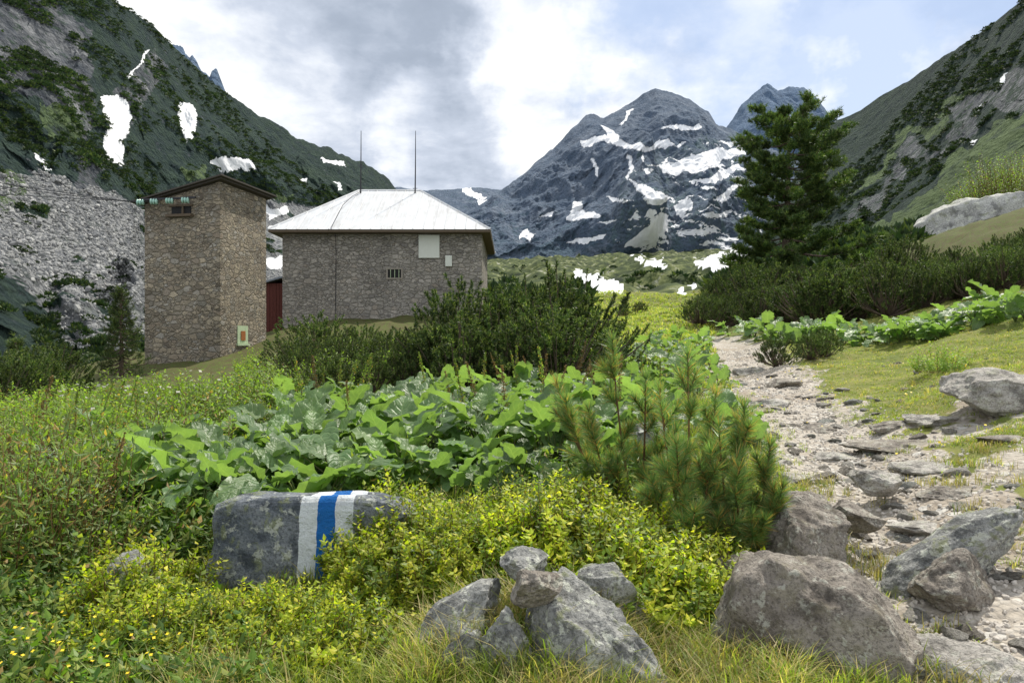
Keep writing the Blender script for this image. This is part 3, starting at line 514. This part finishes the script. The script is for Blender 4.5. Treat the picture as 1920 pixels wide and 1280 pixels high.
# dock leaf
nu_,nv_=7,9; u=np.linspace(-1,1,nu_)[None]; v=np.linspace(0,1,nv_)[:,None]
def dockleaf(r):
    wid=.20*np.sin(np.pi*np.clip(v*.90+.07,0,1))**.5*(1.08-.36*v)
    X=u*wid*(1+.10*np.sin(v*22+r.uniform(0,6))); Zl=-.10*(v-.1)**2*r.uniform(-.5,3.5)+np.abs(u)*r.uniform(-.05,.13)*(1-v*.5)+.035*np.sin(v*17+r.uniform(0,6))*np.abs(u)+.02*vn(u*3,v*5+r.uniform(0,9),0.,2)
    Yl=v*.50-.05*np.abs(u)*(v<.15)+0*u
    return np.stack([X,Yl,Zl+0*X],-1).reshape(-1,3),np.stack([u+0*v,v+0*u,0*X],-1).reshape(-1,3)
GL=grid(nv_,nu_)
def dock(seed):
    r=np.random.default_rng(seed); parts=[]
    for i in range(r.integers(8,12)):
        az=r.uniform(0,6.28); h=r.uniform(.06,.46); rad=r.uniform(.06,.32); b=np.array([math.cos(az)*rad,math.sin(az)*rad,h]); 
        parts.append((*tube([[0,0,0],b*[.35,.35,.6],b],[.012,.009,.006],4),1,None))
        el=r.uniform(-.5,1.3); out=np.array([math.cos(az)*math.cos(el),math.sin(az)*math.cos(el),math.sin(el)]); side=np.array([-math.sin(az),math.cos(az),r.uniform(-.6,.6)]); side-=out*(side@out); side/=np.linalg.norm(side)
        LV,uv=dockleaf(r); s=r.uniform(.40,.90); R=np.stack([-side,out,np.cross(-side,out)],-1)
        if R[2,2]<0: R=np.stack([side,out,np.cross(side,out)],-1)
        parts.append((LV*s@R.T+b,GL,0,uv))
    return mesh_np('dock',parts,[mDock,mStalk],True,link=False).data
docks=[dock(100+i) for i in range(10)]
def reg(n,fa,fb,fy0,fy1,ok=lambda x,y:True):
    out=[]; tries=0
    while len(out)<n and tries<n*40:
        tries+=1; y=random.uniform(fy0,fy1); a=random.uniform(fa,fb); x=(a-960)/F*y
        if ok(x,y) and all((x-p)**2+(y-q)**2>.0014*y*y for p,q in out): out.append((x,y))
    return out
offp=lambda x,y: float(pdist(x,y))>.85
DL='broad leaved alpine dock plant with big crinkled leaves'
place('dock_plant',docks,reg(86,110,660,5.6,9.,offp),.75,1.05,DL,'plant','alpine dock plants'); place('dock_plant',docks,reg(96,520,1230,6.9,12.5,offp),.9,1.25,DL,'plant','alpine dock plants')
place('dock_plant',docks,reg(14,640,1000,6.0,7.,offp),.6,.95,DL,'plant','alpine dock plants'); place('dock_plant',docks,reg(30,960,1350,12,21,offp),.95,1.25,DL,'plant','alpine dock plants')
place('dock_plant',docks,reg(16,1200,1420,18,29,offp),.9,1.3,DL,'plant','alpine dock plants'); place('dock_plant',docks,reg(5,1330,1400,8.,9.5),.7,1.,DL,'plant','alpine dock plants')
band=[]
for i in range(58):
    a=random.uniform(1380,1960); y=np.interp(a,[1290,1500,1700,1960],[27,23,20.,17])+random.uniform(-1.6,1.2); band.append(((a-960)/F*y,y))
place('dock_plant',docks,[p for p in band if offp(*p)],.9,1.4,DL,'plant','alpine dock plants')
def spike(seed,H=.9):
    r=np.random.default_rng(seed); pts_=np.array([[0,0,0],[r.normal()*.03,r.normal()*.03,H*.5],[r.normal()*.06,r.normal()*.06,H]]); V1=tube(pts_,[.008,.006,.003],4)
    n=260; zz=r.uniform(.45,1,n); p=np.stack([np.interp(zz,[0,.5,1],pts_[:,k]) for k in range(3)],-1)+r.normal(size=(n,3))*(.035*(1.15-zz))[:,None]*[1,1,1.2]
    q=stamp(np.array([[-.5,0,0],[0,-.5,0],[.5,0,0],[0,.5,0]]),np.array([[0,1,2,3]]),p,frames(rdir(n,r)),r.uniform(.012,.022,n))
    return mesh_np('sp',[(*V1,0),(q[0],q[1],1)],[mStalk,mBrownStalk if seed%2 else mHerbB],False,link=False).data
sp=[spike(i) for i in range(200,206)]
place('dock_flower_stalk',sp,reg(30,560,1250,8,13,offp),1.,1.35,'tall thin flowering dock stalk with rusty seed heads','plant','dock flower stalks')
place('dock_flower_stalk',sp,reg(14,0,250,5.,8.5),.9,1.4,'tall thin flowering dock stalk with rusty seed heads','plant','dock flower stalks')
# small leaved shrubs
LF=np.array([[0,0,0],[.5,.5,.08],[0,1.1,0],[-.5,.5,.08]]); LFf=np.array([[0,1,2,3]])
def leafstem(r,H,n,ll,lw,bend=.2,start=.15):
    z=np.linspace(start,1,n)*H; a=np.arange(n)*2.4+r.uniform(0,6); k=r.uniform(-bend,bend,2)
    p=np.stack([k[0]*(z/H)**2*H,k[1]*(z/H)**2*H,z],-1); el=r.uniform(.1,.9,n)
    d=np.stack([np.cos(a)*np.cos(el),np.sin(a)*np.cos(el),np.sin(el)],-1); side=np.stack([-np.sin(a),np.cos(a),0*a],-1); R=np.stack([side,d,np.cross(side,d)],-1)
    s=ll*r.uniform(.6,1.15,n); lv=stamp(LF,LFf,p,R,np.stack([s*lw,s,s],-1)); st=tube([[0,0,0],p[n//2],p[-1]],[.002+H*.004,.002+H*.002,.001],3)
    return lv,st
def shrub(seed,n,rad,H,nl,ll,lw,mats,lean=.6,name='sh',dome=.6,start=.15,br=.7):
    r=np.random.default_rng(seed); L=[];Sx=[]
    for i in range(n):
        q=math.sqrt(r.random()); a=r.uniform(0,6.28); h=H*(1-dome*q*q)*r.uniform(.6,1.15); lv,st=leafstem(r,h,nl,ll,lw,start=start)
        d=np.array([[math.cos(a)*q*lean+r.normal()*.12,math.sin(a)*q*lean+r.normal()*.12,1]]); R=frames(d,np.array([a]))[0]; b=np.array([math.cos(a)*q*rad,math.sin(a)*q*rad,0])
        L.append((lv[0]@R.T+b,lv[1])); Sx.append((st[0]@R.T+b,st[1]))
    k=int(n*br); A=cat(L[:k]);B=cat(L[k:]);C_=cat(Sx)
    return mesh_np(name,[(*A,0),(*B,1),(*C_,2)],mats,False,link=False).data
bil=[shrub(300+i,125,.22,.34,22,.034,.6,[mBil,mBilD,mBrownStalk],start=.35,dome=.75) for i in range(6)]
BL='low bright yellow green bilberry shrub'
gap=lambda x,y: float(fbm(np.array(x*1.3),np.array(y*2.2),0.,2,33))>-.28
clear=lambda x,y: gap(x,y) and not (330<960+x/y*F<680 and y>3.7)
bp=reg(54,680,1130,3.85,5.0,gap)+reg(36,1110,1345,3.6,4.6,gap)+reg(14,690,780,3.9,4.3)+reg(7,200,330,3.8,4.4)+reg(6,640,740,3.2,3.45)
place('bilberry_shrub',bil,bp,.75,1.3,BL,'shrub','bilberry shrubs',.03)
place('bilberry_shrub',bil,reg(42,190,700,3.42,4.0,clear),.7,.98,BL,'shrub','bilberry shrubs',.03)
herb=[shrub(400+i,30,.2,.50,13,.08,.45,[mHerb,mHerbB,mStalk],.55) for i in range(4)]
weed=[shrub(420+i,12,.16,1.0,20,.075,.32,[mHerbB,mHerb,mBrownStalk],.35,dome=.3) for i in range(4)]
bush=[shrub(440+i,120,.6,.85,22,.075,.5,[mBirch,mHerbB,mBrownStalk],.7) for i in range(3)]
bushF=[shrub(480+i,260,.45,.9,34,.028,.6,[mBirch,mHerbB,mBrownStalk],.8) for i in range(2)]
low=[shrub(460+i,60,.2,.20,9,.055,.55,[mHerb,mHerbB,mStalk],.8) for i in range(4)]
place('leafy_herb',herb,reg(50,-60,150,4.2,8.)+reg(8,190,420,4.8,5.5)+reg(20,380,1250,5.6,9.5)+reg(16,1000,1330,4.8,7),.6,1.05,'green leafy wild herb growing in the meadow','plant','wild herbs')
place('tall_weed',weed,reg(40,-60,190,4.4,7.5)+reg(6,230,420,7.5,9),.75,1.1,'tall weed with thin brown stems and narrow leaves','plant','tall weeds')
place('tall_weed',weed,[(-1.2,3.15)],.45,.5,'tall weed with thin brown stems and narrow leaves','plant','tall weeds')
place('leafy_bush',bush,reg(22,230,500,9.8,15)+reg(26,-60,300,8.5,16)+reg(22,480,780,15,26),.65,1.2,'pale green leafy bush on the meadow','bush','leafy bushes')
place('leafy_herb',low,reg(60,-60,520,3.,5.2,lambda x,y: not(y>3.8 and 330<960+x/y*F))+reg(46,420,1300,5.2,8)+reg(12,1350,1500,3.6,6),.7,1.2,'low green leafy ground herb','plant','wild herbs')
place('leafy_bush',bushF,[tuple(from_px(a,0,y)[:2]) for a,y in ((1870,64),(1925,66),(1900,68))],6.4,7.6,'tall pale green leafy bush on the hillside','bush','leafy bushes')
place('leafy_bush',bush,[tuple(from_px(1765,0,12.5)[:2])],.65,.7,'small dark leafy plant in the grass','bush','leafy bushes')
# mugo pines
def mugo(seed,R=1.15,H=1.45,n=360):
    r=np.random.default_rng(seed); a=r.uniform(0,6.28,n); q=np.sqrt(r.random(n)); lump=1+.25*np.sin(a*3+seed)*q+.18*np.sin(a*5+seed*2)*q
    rad=R*q*lump; hh=H*np.sqrt(np.clip(1-q*q*.92,0,1))*np.where(r.random(n)<.7,r.uniform(.82,1.16,n),r.uniform(.3,.85,n))*lump+.1
    p=np.stack([np.cos(a)*rad,np.sin(a)*rad,hh],-1); d=np.stack([np.cos(a)*q*.9,np.sin(a)*q*.9,np.ones(n)*1.],-1)+r.normal(size=(n,3))*.26
    L=[]
    for k in range(3):
        b=brush(.17,78,.065,.016,60,seed*7+k); i=np.arange(n)%3==k; L.append(stamp(b[0],b[1],p[i]-d[i]*.1,frames(d[i],r.uniform(0,6,i.sum())),r.uniform(.8,1.5,i.sum())))
    S_=[tube([[0,0,0],[p[i,0]*.6,p[i,1]*.6,p[i,2]*.4],p[i]+d[i]*.08],[.03,.018,.006],4) for i in range(0,n,5)]
    return mesh_np('mg',[(*cat(L),0),(*cat(S_),1)],[mMug,mBark],False,link=False).data
mg=[mugo(500+i) for i in range(5)]
ML='dense green dwarf mountain pine shrub'
def mp(l): return [tuple(from_px(a,0,y)[:2]) for a,y in l]
place('mountain_pine_shrub',mg,mp([(820,14.5),(860,14),(900,14.5),(950,14),(1000,14.5),(1045,14),(1080,15.5),(1040,16),(980,16.5),(900,16.5),(850,16.5),(1095,16.5)]),.75,1.,ML,'pine shrub','mountain pine shrubs',zs=(.85,1.2))
place('mountain_pine_shrub',mg,mp([(868,15.2),(1060,16),(940,15.8),(1010,16)]),1.05,1.3,ML,'pine shrub','mountain pine shrubs',zs=(1.,1.15))
place('mountain_pine_shrub',mg,mp([(570,16),(650,17),(740,17),(620,14.5),(760,14.5),(640,20),(780,15.5),(690,14.2)]),.5,.75,ML,'pine shrub','mountain pine shrubs')
for p in mp([(560,21),(592,24),(640,22),(680,24),(722,22),(765,24),(800,20)]): place('mountain_pine_shrub',mg,[p],.6,1.12,ML,'pine shrub','mountain pine shrubs',zs=(.75,1.05))
place('mountain_pine_shrub',mg,mp([(20,16),(60,17),(-20,15),(90,20),(0,22)]),.8,1.1,ML,'pine shrub','mountain pine shrubs')
for i in range(84):
    a=random.uniform(1310,2000); y=np.interp(a,[1290,1500,1700,1960],[31,27.5,25,23])+random.random()**1.3*(16 if a<1700 else 9); p=((a-960)/F*y,y)
    place('mountain_pine_shrub',mg,[p],.5,(1.05+.4*(random.random()<.3)) if a<1720 else .95,ML,'pine shrub','mountain pine shrubs',zs=(.8,1.2))
place('mountain_pine_shrub',mg,mp([(1455,17),(1520,17.5),(1545,18),(1170,40),(1200,44)]),.35,.5,ML,'pine shrub','mountain pine shrubs')
# conifers
def pine(name,loc,H,prof,seed,nb,tuft,tn,ntw,mat,label,droop=.0,skew=0.,open_=0.,tw_=.10):
    r=np.random.default_rng(seed); e=empty(name,loc); top(e,label,'tree'); lz=np.array(loc)
    hs=np.linspace(0,H,14); tx=fbm(hs*.3,0*hs,0.,2,seed)*.12; tx-=tx[0]
    tr=[tube(np.stack([tx,tx*.5,hs],-1)+lz,np.interp(hs,[0,H],[H*.027,.03]),10)]; tips=[];dirs=[]
    for i in range(nb):
        f=(i+.5)/nb
        if open_: ft=(i//5+.5)/(nb/5); z=H*(.09+.90*ft)+r.normal()*.07; a=(i%5)*1.257+(i//5)*.7+r.uniform(-.25,.25); f=ft
        else: z=H*(.10+.89*f); a=i*2.4+r.uniform(-.4,.4)
        Rr=np.interp(f,prof[0],prof[1])*(r.choice([.75,.88,1.,1.1]) if open_ else r.uniform(.55,1.2))*(1+skew*math.cos(a)*(1-f))
        n=12; s=np.linspace(0,1,n); up=(.06+.45*f)*Rr
        P_=np.stack([np.cos(a)*Rr*s,np.sin(a)*Rr*s,z-droop*Rr*s+up*s**2-.12*Rr*np.sin(s*3.1)],-1)
        tr.append(tube(P_+lz,np.linspace(.06,.012,n)*(.5+Rr/5),5))
        if open_:
            for q in range(int(4+Rr*2.4)): # foliage pads on side limbs
                sb=r.uniform(.30,1); c0=np.array([np.interp(sb,s,P_[:,k]) for k in range(3)]); sa=a+r.uniform(-1.2,1.2); ln=r.uniform(.3,.7)*(.4+.2*Rr)
                c1=c0+np.array([math.cos(sa)*ln,math.sin(sa)*ln,.06+.16*ln]); tr.append(tube([c0+lz,c1+lz],[.02,.008],4))
                m_=int(ntw); c=c0+(c1-c0)*r.uniform(.2,1.1,(m_,1))+r.normal(size=(m_,3))*[.20,.20,.08]
                tips.append(c); dirs.append(np.array([math.cos(sa)*.5,math.sin(sa)*.5,.8])+r.normal(size=(m_,3))*.4)
        else:
            m_=int(ntw*(.35+Rr/3)); ss=r.uniform(.25,1,m_)**.8; c=np.stack([np.interp(ss,s,P_[:,k]) for k in range(3)],-1)
            w=.28*Rr*np.sin(np.pi*np.clip(ss*.8+.12,0,1))+.12; off=r.normal(size=m_)*w*.6; sd=np.array([-math.sin(a),math.cos(a),0]); od=np.array([math.cos(a),math.sin(a),0])
            c=c+sd*off[:,None]+np.array([0,0,1])*(r.normal(size=m_)*.10+.05)[:,None]
            tips.append(c); dirs.append(od*.6+sd*(off/w)[:,None]*.6+np.array([0,0,.55])+r.normal(size=(m_,3))*.25)
    tips=np.concatenate(tips)+lz;dirs=np.concatenate(dirs); L=[]
    for k in range(3):
        b=brush(tuft*.8,tn,tuft,tuft*tw_,55,seed+k); i=np.arange(len(tips))%3==k; L.append(stamp(b[0],b[1],tips[i],frames(dirs[i]),r.uniform(.7,1.3,i.sum())))
    par(mesh_np('trunk',[(*cat(tr),0)],[mBark],True),e); par(mesh_np('crown',[(*cat(L),0)],[mat]),e)
tb=from_px(1475,0,46); tz=float(G(tb[0],46))
pine('pine_tree',(tb[0],46,tz-.2),12.5,([0,.10,.22,.30,.36,.5,.62,.75,.86,.94,1],[4.4,4.9,4.4,3.0,2.5,3.3,3.4,3.0,2.6,2.0,.9]),7,70,.25,24,17,mPin,'tall dark green mountain pine with layered spreading branches',skew=.28,open_=1,tw_=.15)
for a,y,h in ((228,27,3.6),(30,24,2.2)):
    b=from_px(a,0,y); pine('spruce_tree',(b[0],y,float(G(b[0],y))-.1),h,([0,1],[h*.28,.08]),9,60,.13,22,30,mMug,'small dark green conical spruce tree',droop=.2)
# young pines with long needles
def sapling(bpx,by,tips_,seed,label):
    r=np.random.default_rng(seed); b=from_px(bpx,0,by); b[2]=float(G(b[0],by))-.03; e=empty('young_pine',b); top(e,label,'young pine','young pines'); St=[];L=[]
    for (a,bb,dy,br) in tips_:
        tpt=from_px(a,bb,by+dy); d=tpt-b; mid=b+d*.5+np.array([d[0]*.25,0,-d[2]*.08]); s=np.linspace(0,1,17)[:,None]; P_=(1-s)**2*b+2*s*(1-s)*mid+s*s*tpt; St.append(tube(P_,np.linspace(.014,.005,17),6))
        for ff in (.45,.62,.78,.9,1.):
            for k in range(1 if ff==1. else 2):
                i=int(ff*16); o_=P_[i]; dr=(P_[i]-P_[i-1]); dr/=np.linalg.norm(dr)
                if k or ff<1: dr=dr*.8+rdir(1,r)[0]*.75+[0,0,.35]
                dr/=np.linalg.norm(dr); ln=.15*r.uniform(.7,1.2)*(1.3 if ff==1. else .8); bb_=brush(ln,int(150*br+30),.12,.0055,52,int(r.integers(1e6))); q=o_ if ff<1 else o_-dr*ln*.6
                L.append(stamp(bb_[0],bb_[1],np.array([q+dr*.02]),frames(dr[None]),np.ones(1))); St.append(tube([q,q+dr*(ln+.02)],[.006,.004],4))
    par(mesh_np('stem',[(*cat(St),0)],[mBrownStalk],True),e); par(mesh_np('needles',[(*cat(L),0)],[mYng]),e)
YL='young pine sapling with long bristly needles'
sapling(1200,5.1,[(1150,665,0,1.2),(1065,770,.1,.9),(1110,800,-.1,1),(1210,740,.1,1),(1050,740,.2,.8),(1150,880,-.1,1),(1100,900,0,.8),(1230,840,.1,1.2)],61,YL)
sapling(1300,4.7,[(1290,690,0,1.2),(1240,760,.1,1.1),(1340,770,.1,1.2),(1270,860,-.2,1.2),(1330,880,-.2,1.3),(1230,930,-.1,1.2),(1300,980,-.3,1.3)],62,YL)
sapling(1390,4.6,[(1395,790,0,1.2),(1350,830,-.1,1.2),(1440,870,0,1.3),(1385,910,-.2,1.3),(1460,940,-.1,1.2),(1350,990,-.2,1.3),(1425,1000,-.2,1.2)],63,YL)
# ---- grass
def blade(r,n,H,w,sp,seg=3):
    Vs=[];Fs=[];o=0
    for i in range(n):
        a=r.uniform(0,6.28); h=H*r.uniform(.5,1.1); ln=r.uniform(.1,sp)*h; b=r.normal(size=2)*.03; wd=np.array([-math.sin(a),math.cos(a),0])*w/2
        for k in range(seg):
            s=k/seg; c=np.array([b[0]+math.cos(a)*ln*s*s,b[1]+math.sin(a)*ln*s*s,h*(s-.25*s*s*sp)]); Vs+=[c-wd*(1-s*.6),c+wd*(1-s*.6)]
        Vs.append(np.array([b[0]+math.cos(a)*ln,b[1]+math.sin(a)*ln,h*(1-.25*sp)]))
        for k in range(seg-1): Fs+=[[o+2*k,o+2*k+1,o+2*k+3],[o+2*k,o+2*k+3,o+2*k+2]]
        Fs.append([o+2*seg-2,o+2*seg-1,o+2*seg]); o+=2*seg+1
    return np.array(Vs),np.array(Fs)
def grass(name,x,y,H,w,sp,mat,label,nb=14,smin=.6,smax=1.3,seed=1,seg=3):
    r=np.random.default_rng(seed); L=[]; z=G(x,y); k=rng.integers(0,4,len(x))
    for q in range(4):
        b=blade(r,nb,H,w,sp,seg); i=k==q; n=i.sum(); L.append(stamp(b[0],b[1],np.stack([x[i],y[i],z[i]-.01],-1),frames(np.tile([[0,0,1.]],(n,1))+rng.normal(size=(n,3))*.1,rng.uniform(0,6,n)),rng.uniform(smin,smax,n)))
    stuff(mesh_np(name,[(*cat(L),0)],[mat]),label,'grass')
def sc_(n,a0,a1,y0,y1,pmin=.75,pw=1.,gs=None):
    y=y0+(y1-y0)*rng.random(n)**pw; a=rng.uniform(a0,a1,n); x=(a-960)/F*y; k=(pdist(x,y)+rng.normal(0,.12,n))>pmin
    if gs is not None: k&=fbm(x*gs,y*gs,0.,3,44)>-.1
    return x[k],y[k]
x,y=sc_(6000,-150,2000,2.5,6.5,.7); grass('grass',x,y,.16,.007,.9,mGrass,'green meadow grass around the rocks',12)
x,y=sc_(2300,300,1500,2.45,3.5,.7,1,3.); grass('grass',x,y,.23,.005,1.1,mStraw,'dry straw coloured grass tufts among the rocks',14,seed=2)
x,y=sc_(1500,200,1500,2.45,3.7,.7,1); grass('grass',x,y,.24,.006,1.,mGrass,'green grass tufts among the rocks',12,seed=22)
x,y=sc_(1100,1300,2000,2.6,7.,.2,1,4.); grass('grass',x,y,.15,.005,1.1,mStraw,'dry straw coloured grass tufts beside the trail',14,seed=5)
x,y=sc_(2600,1300,2000,2.8,13.,.3,1,2.5); grass('grass',x,y,.08,.006,1.1,mGrass,'grass tufts growing into the trail',12,seed=15)
x,y=sc_(6500,-100,1500,6.,16); grass('grass',x,y,.22,.012,.9,mGrass,'tall meadow grass between the plants',9,seed=3,seg=2)
x,y=sc_(24000,1350,2100,5.5,26,.8); grass('grass',x,y,.05,.010,1.2,mGrass,'short cropped grass on the bank',8,seed=4,seg=2)
x,y=sc_(9000,1100,1340,20,62,.8); grass('grass',x,y,.22,.035,1.,mGrass,'grassy clearing between pine shrubs',6,seed=6,seg=2)
x,y=sc_(900,1380,2000,6,20,.8,1,1.); grass('grass',x,y,.12,.008,1.2,mStraw,'small dry grass tufts on the bank',14,seed=7)
# tiny flowers
n=260; x=np.concatenate([rng.uniform(4,13,170),rng.uniform(-2.6,-1.6,60),rng.uniform(.3,1.,30)]); y=np.concatenate([rng.uniform(7,19,170),rng.uniform(2.9,3.6,60),rng.uniform(3.6,4.2,30)]); s=np.concatenate([np.full(170,.018),np.full(90,.010)])
fl=np.array([[math.cos(i*.785)*(1 if i%2 else .6),math.sin(i*.785)*(1 if i%2 else .6),.1] for i in range(8)])
V,Fc=stamp(fl,np.array([list(range(8))]),np.stack([x,y,G(x,y)+np.where(s>.015,.07,.2)],-1),frames(rng.normal(size=(n,3))*.3+[0,-.3,1]),s); stuff(mesh_np('flowers',[(V,Fc,0)],[mYel]),'tiny yellow wild flowers scattered in the grass','flowers')
n=60; x=rng.uniform(-8,-5.2,n)*1.; y=rng.uniform(10,14.5,n); V,Fc=stamp(fl,np.array([list(range(8))]),np.stack([x,y,G(x,y)+rng.uniform(.6,.85,n)],-1),frames(rng.normal(size=(n,3))*.3+[0,-.3,1]),np.full(n,.04)); stuff(mesh_np('flowers',[(V,Fc,0)],[mWhi]),'white umbel flowers above the leafy bushes','flowers')
# ================= LIGHT, SKY, CAMERA
el,az=math.radians(56),math.radians(32)
S_=Vector((math.sin(az)*math.cos(el),math.cos(az)*math.cos(el),math.sin(el)))
sun=bpy.data.lights.new('sun','SUN'); sun.energy=5.; sun.angle=math.radians(.6); sun.color=(1,.94,.83); so=bpy.data.objects.new('sun',sun); so.rotation_euler=S_.to_track_quat('Z','Y').to_euler(); so.location=(0,0,50); COL.objects.link(so)
w=bpy.data.worlds.new('World'); sc.world=w; w.use_nodes=True; t=w.node_tree; t.nodes.clear(); out=N(t,'OutputWorld')
sky=N(t,'TexSky',sky_type='NISHITA'); sky.sun_disc=False; sky.sun_elevation=el; sky.sun_rotation=az
D=N(t,'TexCoord').outputs['Generated']; s3=N(t,'SeparateXYZ',{0:D}); zz=M(t,'MAXIMUM',M(t,'ADD',s3.outputs[2],.22),.05)
PV=N(t,'CombineXYZ',{0:M(t,'DIVIDE',s3.outputs[0],zz),1:M(t,'DIVIDE',s3.outputs[1],zz),2:.3}).outputs[0]
c1=noise(t,PV,1.6,7,.56,.25); c2=noise(t,PV,4.5,7,.6,.2)
dn=N(t,'TexNoise',{'Vector':D,'Scale':4.5,'Detail':6.,'Roughness':.58}).outputs[1]
DD=N(t,'VectorMath',{0:D,1:N(t,'VectorMath',{0:N(t,'VectorMath',{0:dn,1:(.5,.5,.5)},operation='SUBTRACT').outputs[0],3:.46},operation='SCALE').outputs[0]},operation='ADD').outputs[0]
DN=N(t,'VectorMath',{0:DD},operation='NORMALIZE').outputs[0]
def blob(a,b,r,wt):
    v=Vector(from_px(a,b,1.)-np.array([0,0,CZ])).normalized(); d=N(t,'VectorMath',{0:DN,1:tuple(v)},operation='DOT_PRODUCT').outputs[1]
    mr=N(t,'MapRange',{'Value':d,'From Min':math.cos(math.radians(r)),'From Max':1.,'To Min':0.,'To Max':wt}); mr.interpolation_type='SMOOTHSTEP'; return mr.outputs[0]
B=M(t,'ADD',M(t,'MULTIPLY_ADD',c1,1.15,-.24),M(t,'MULTIPLY',c2,.72))
for q in ((620,160,17,-.28),(820,110,10,-.12),(1000,90,10,.24),(1270,110,10,.24),(980,200,8,.18),(1620,140,7,.30),(780,270,6,.22),(900,300,7,-.12),(300,20,12,.16),(1130,150,7,-.26),(1450,130,9,.12),(1750,40,10,-.16),(1420,10,10,-.20)): B=M(t,'ADD',B,blob(*q))
B=M(t,'MULTIPLY_ADD',B,.75,.15)
cc=ramp(t,B,[(.10,(2.6,3.1,3.9)),(.38,(3.9,4.5,5.5)),(.54,(5.8,6.4,7.5)),(.66,(8.2,8.6,9.3)),(.80,(10.8,10.8,10.5))])
skc=mix(t,.6,mix(t,1.,sky.outputs[0],(1.2,1.2,1.2),'MULTIPLY'),(4.6,6.0,8.6))
hm=ramp(t,M(t,'ADD',M(t,'ADD',blob(1430,0,16,.7),blob(1800,70,13,.6)),M(t,'MULTIPLY_ADD',c1,-1.6,.6)),[(.1,0.),(.55,.8)])
bg=N(t,'Background',{'Color':mix(t,hm,cc,skc),'Strength':.113}); t.links.new(bg.outputs[0],out.inputs[0])
cam=bpy.data.cameras.new('camera'); cam.lens=24; cam.sensor_width=36; cam.clip_start=.05; cam.clip_end=9000; co=bpy.data.objects.new('camera',cam); co.location=(0,0,CZ); co.rotation_euler=(math.pi/2,0,0); COL.objects.link(co); sc.camera=co
sc.view_settings.view_transform='Standard'; sc.view_settings.look='None'; sc.view_settings.exposure=0
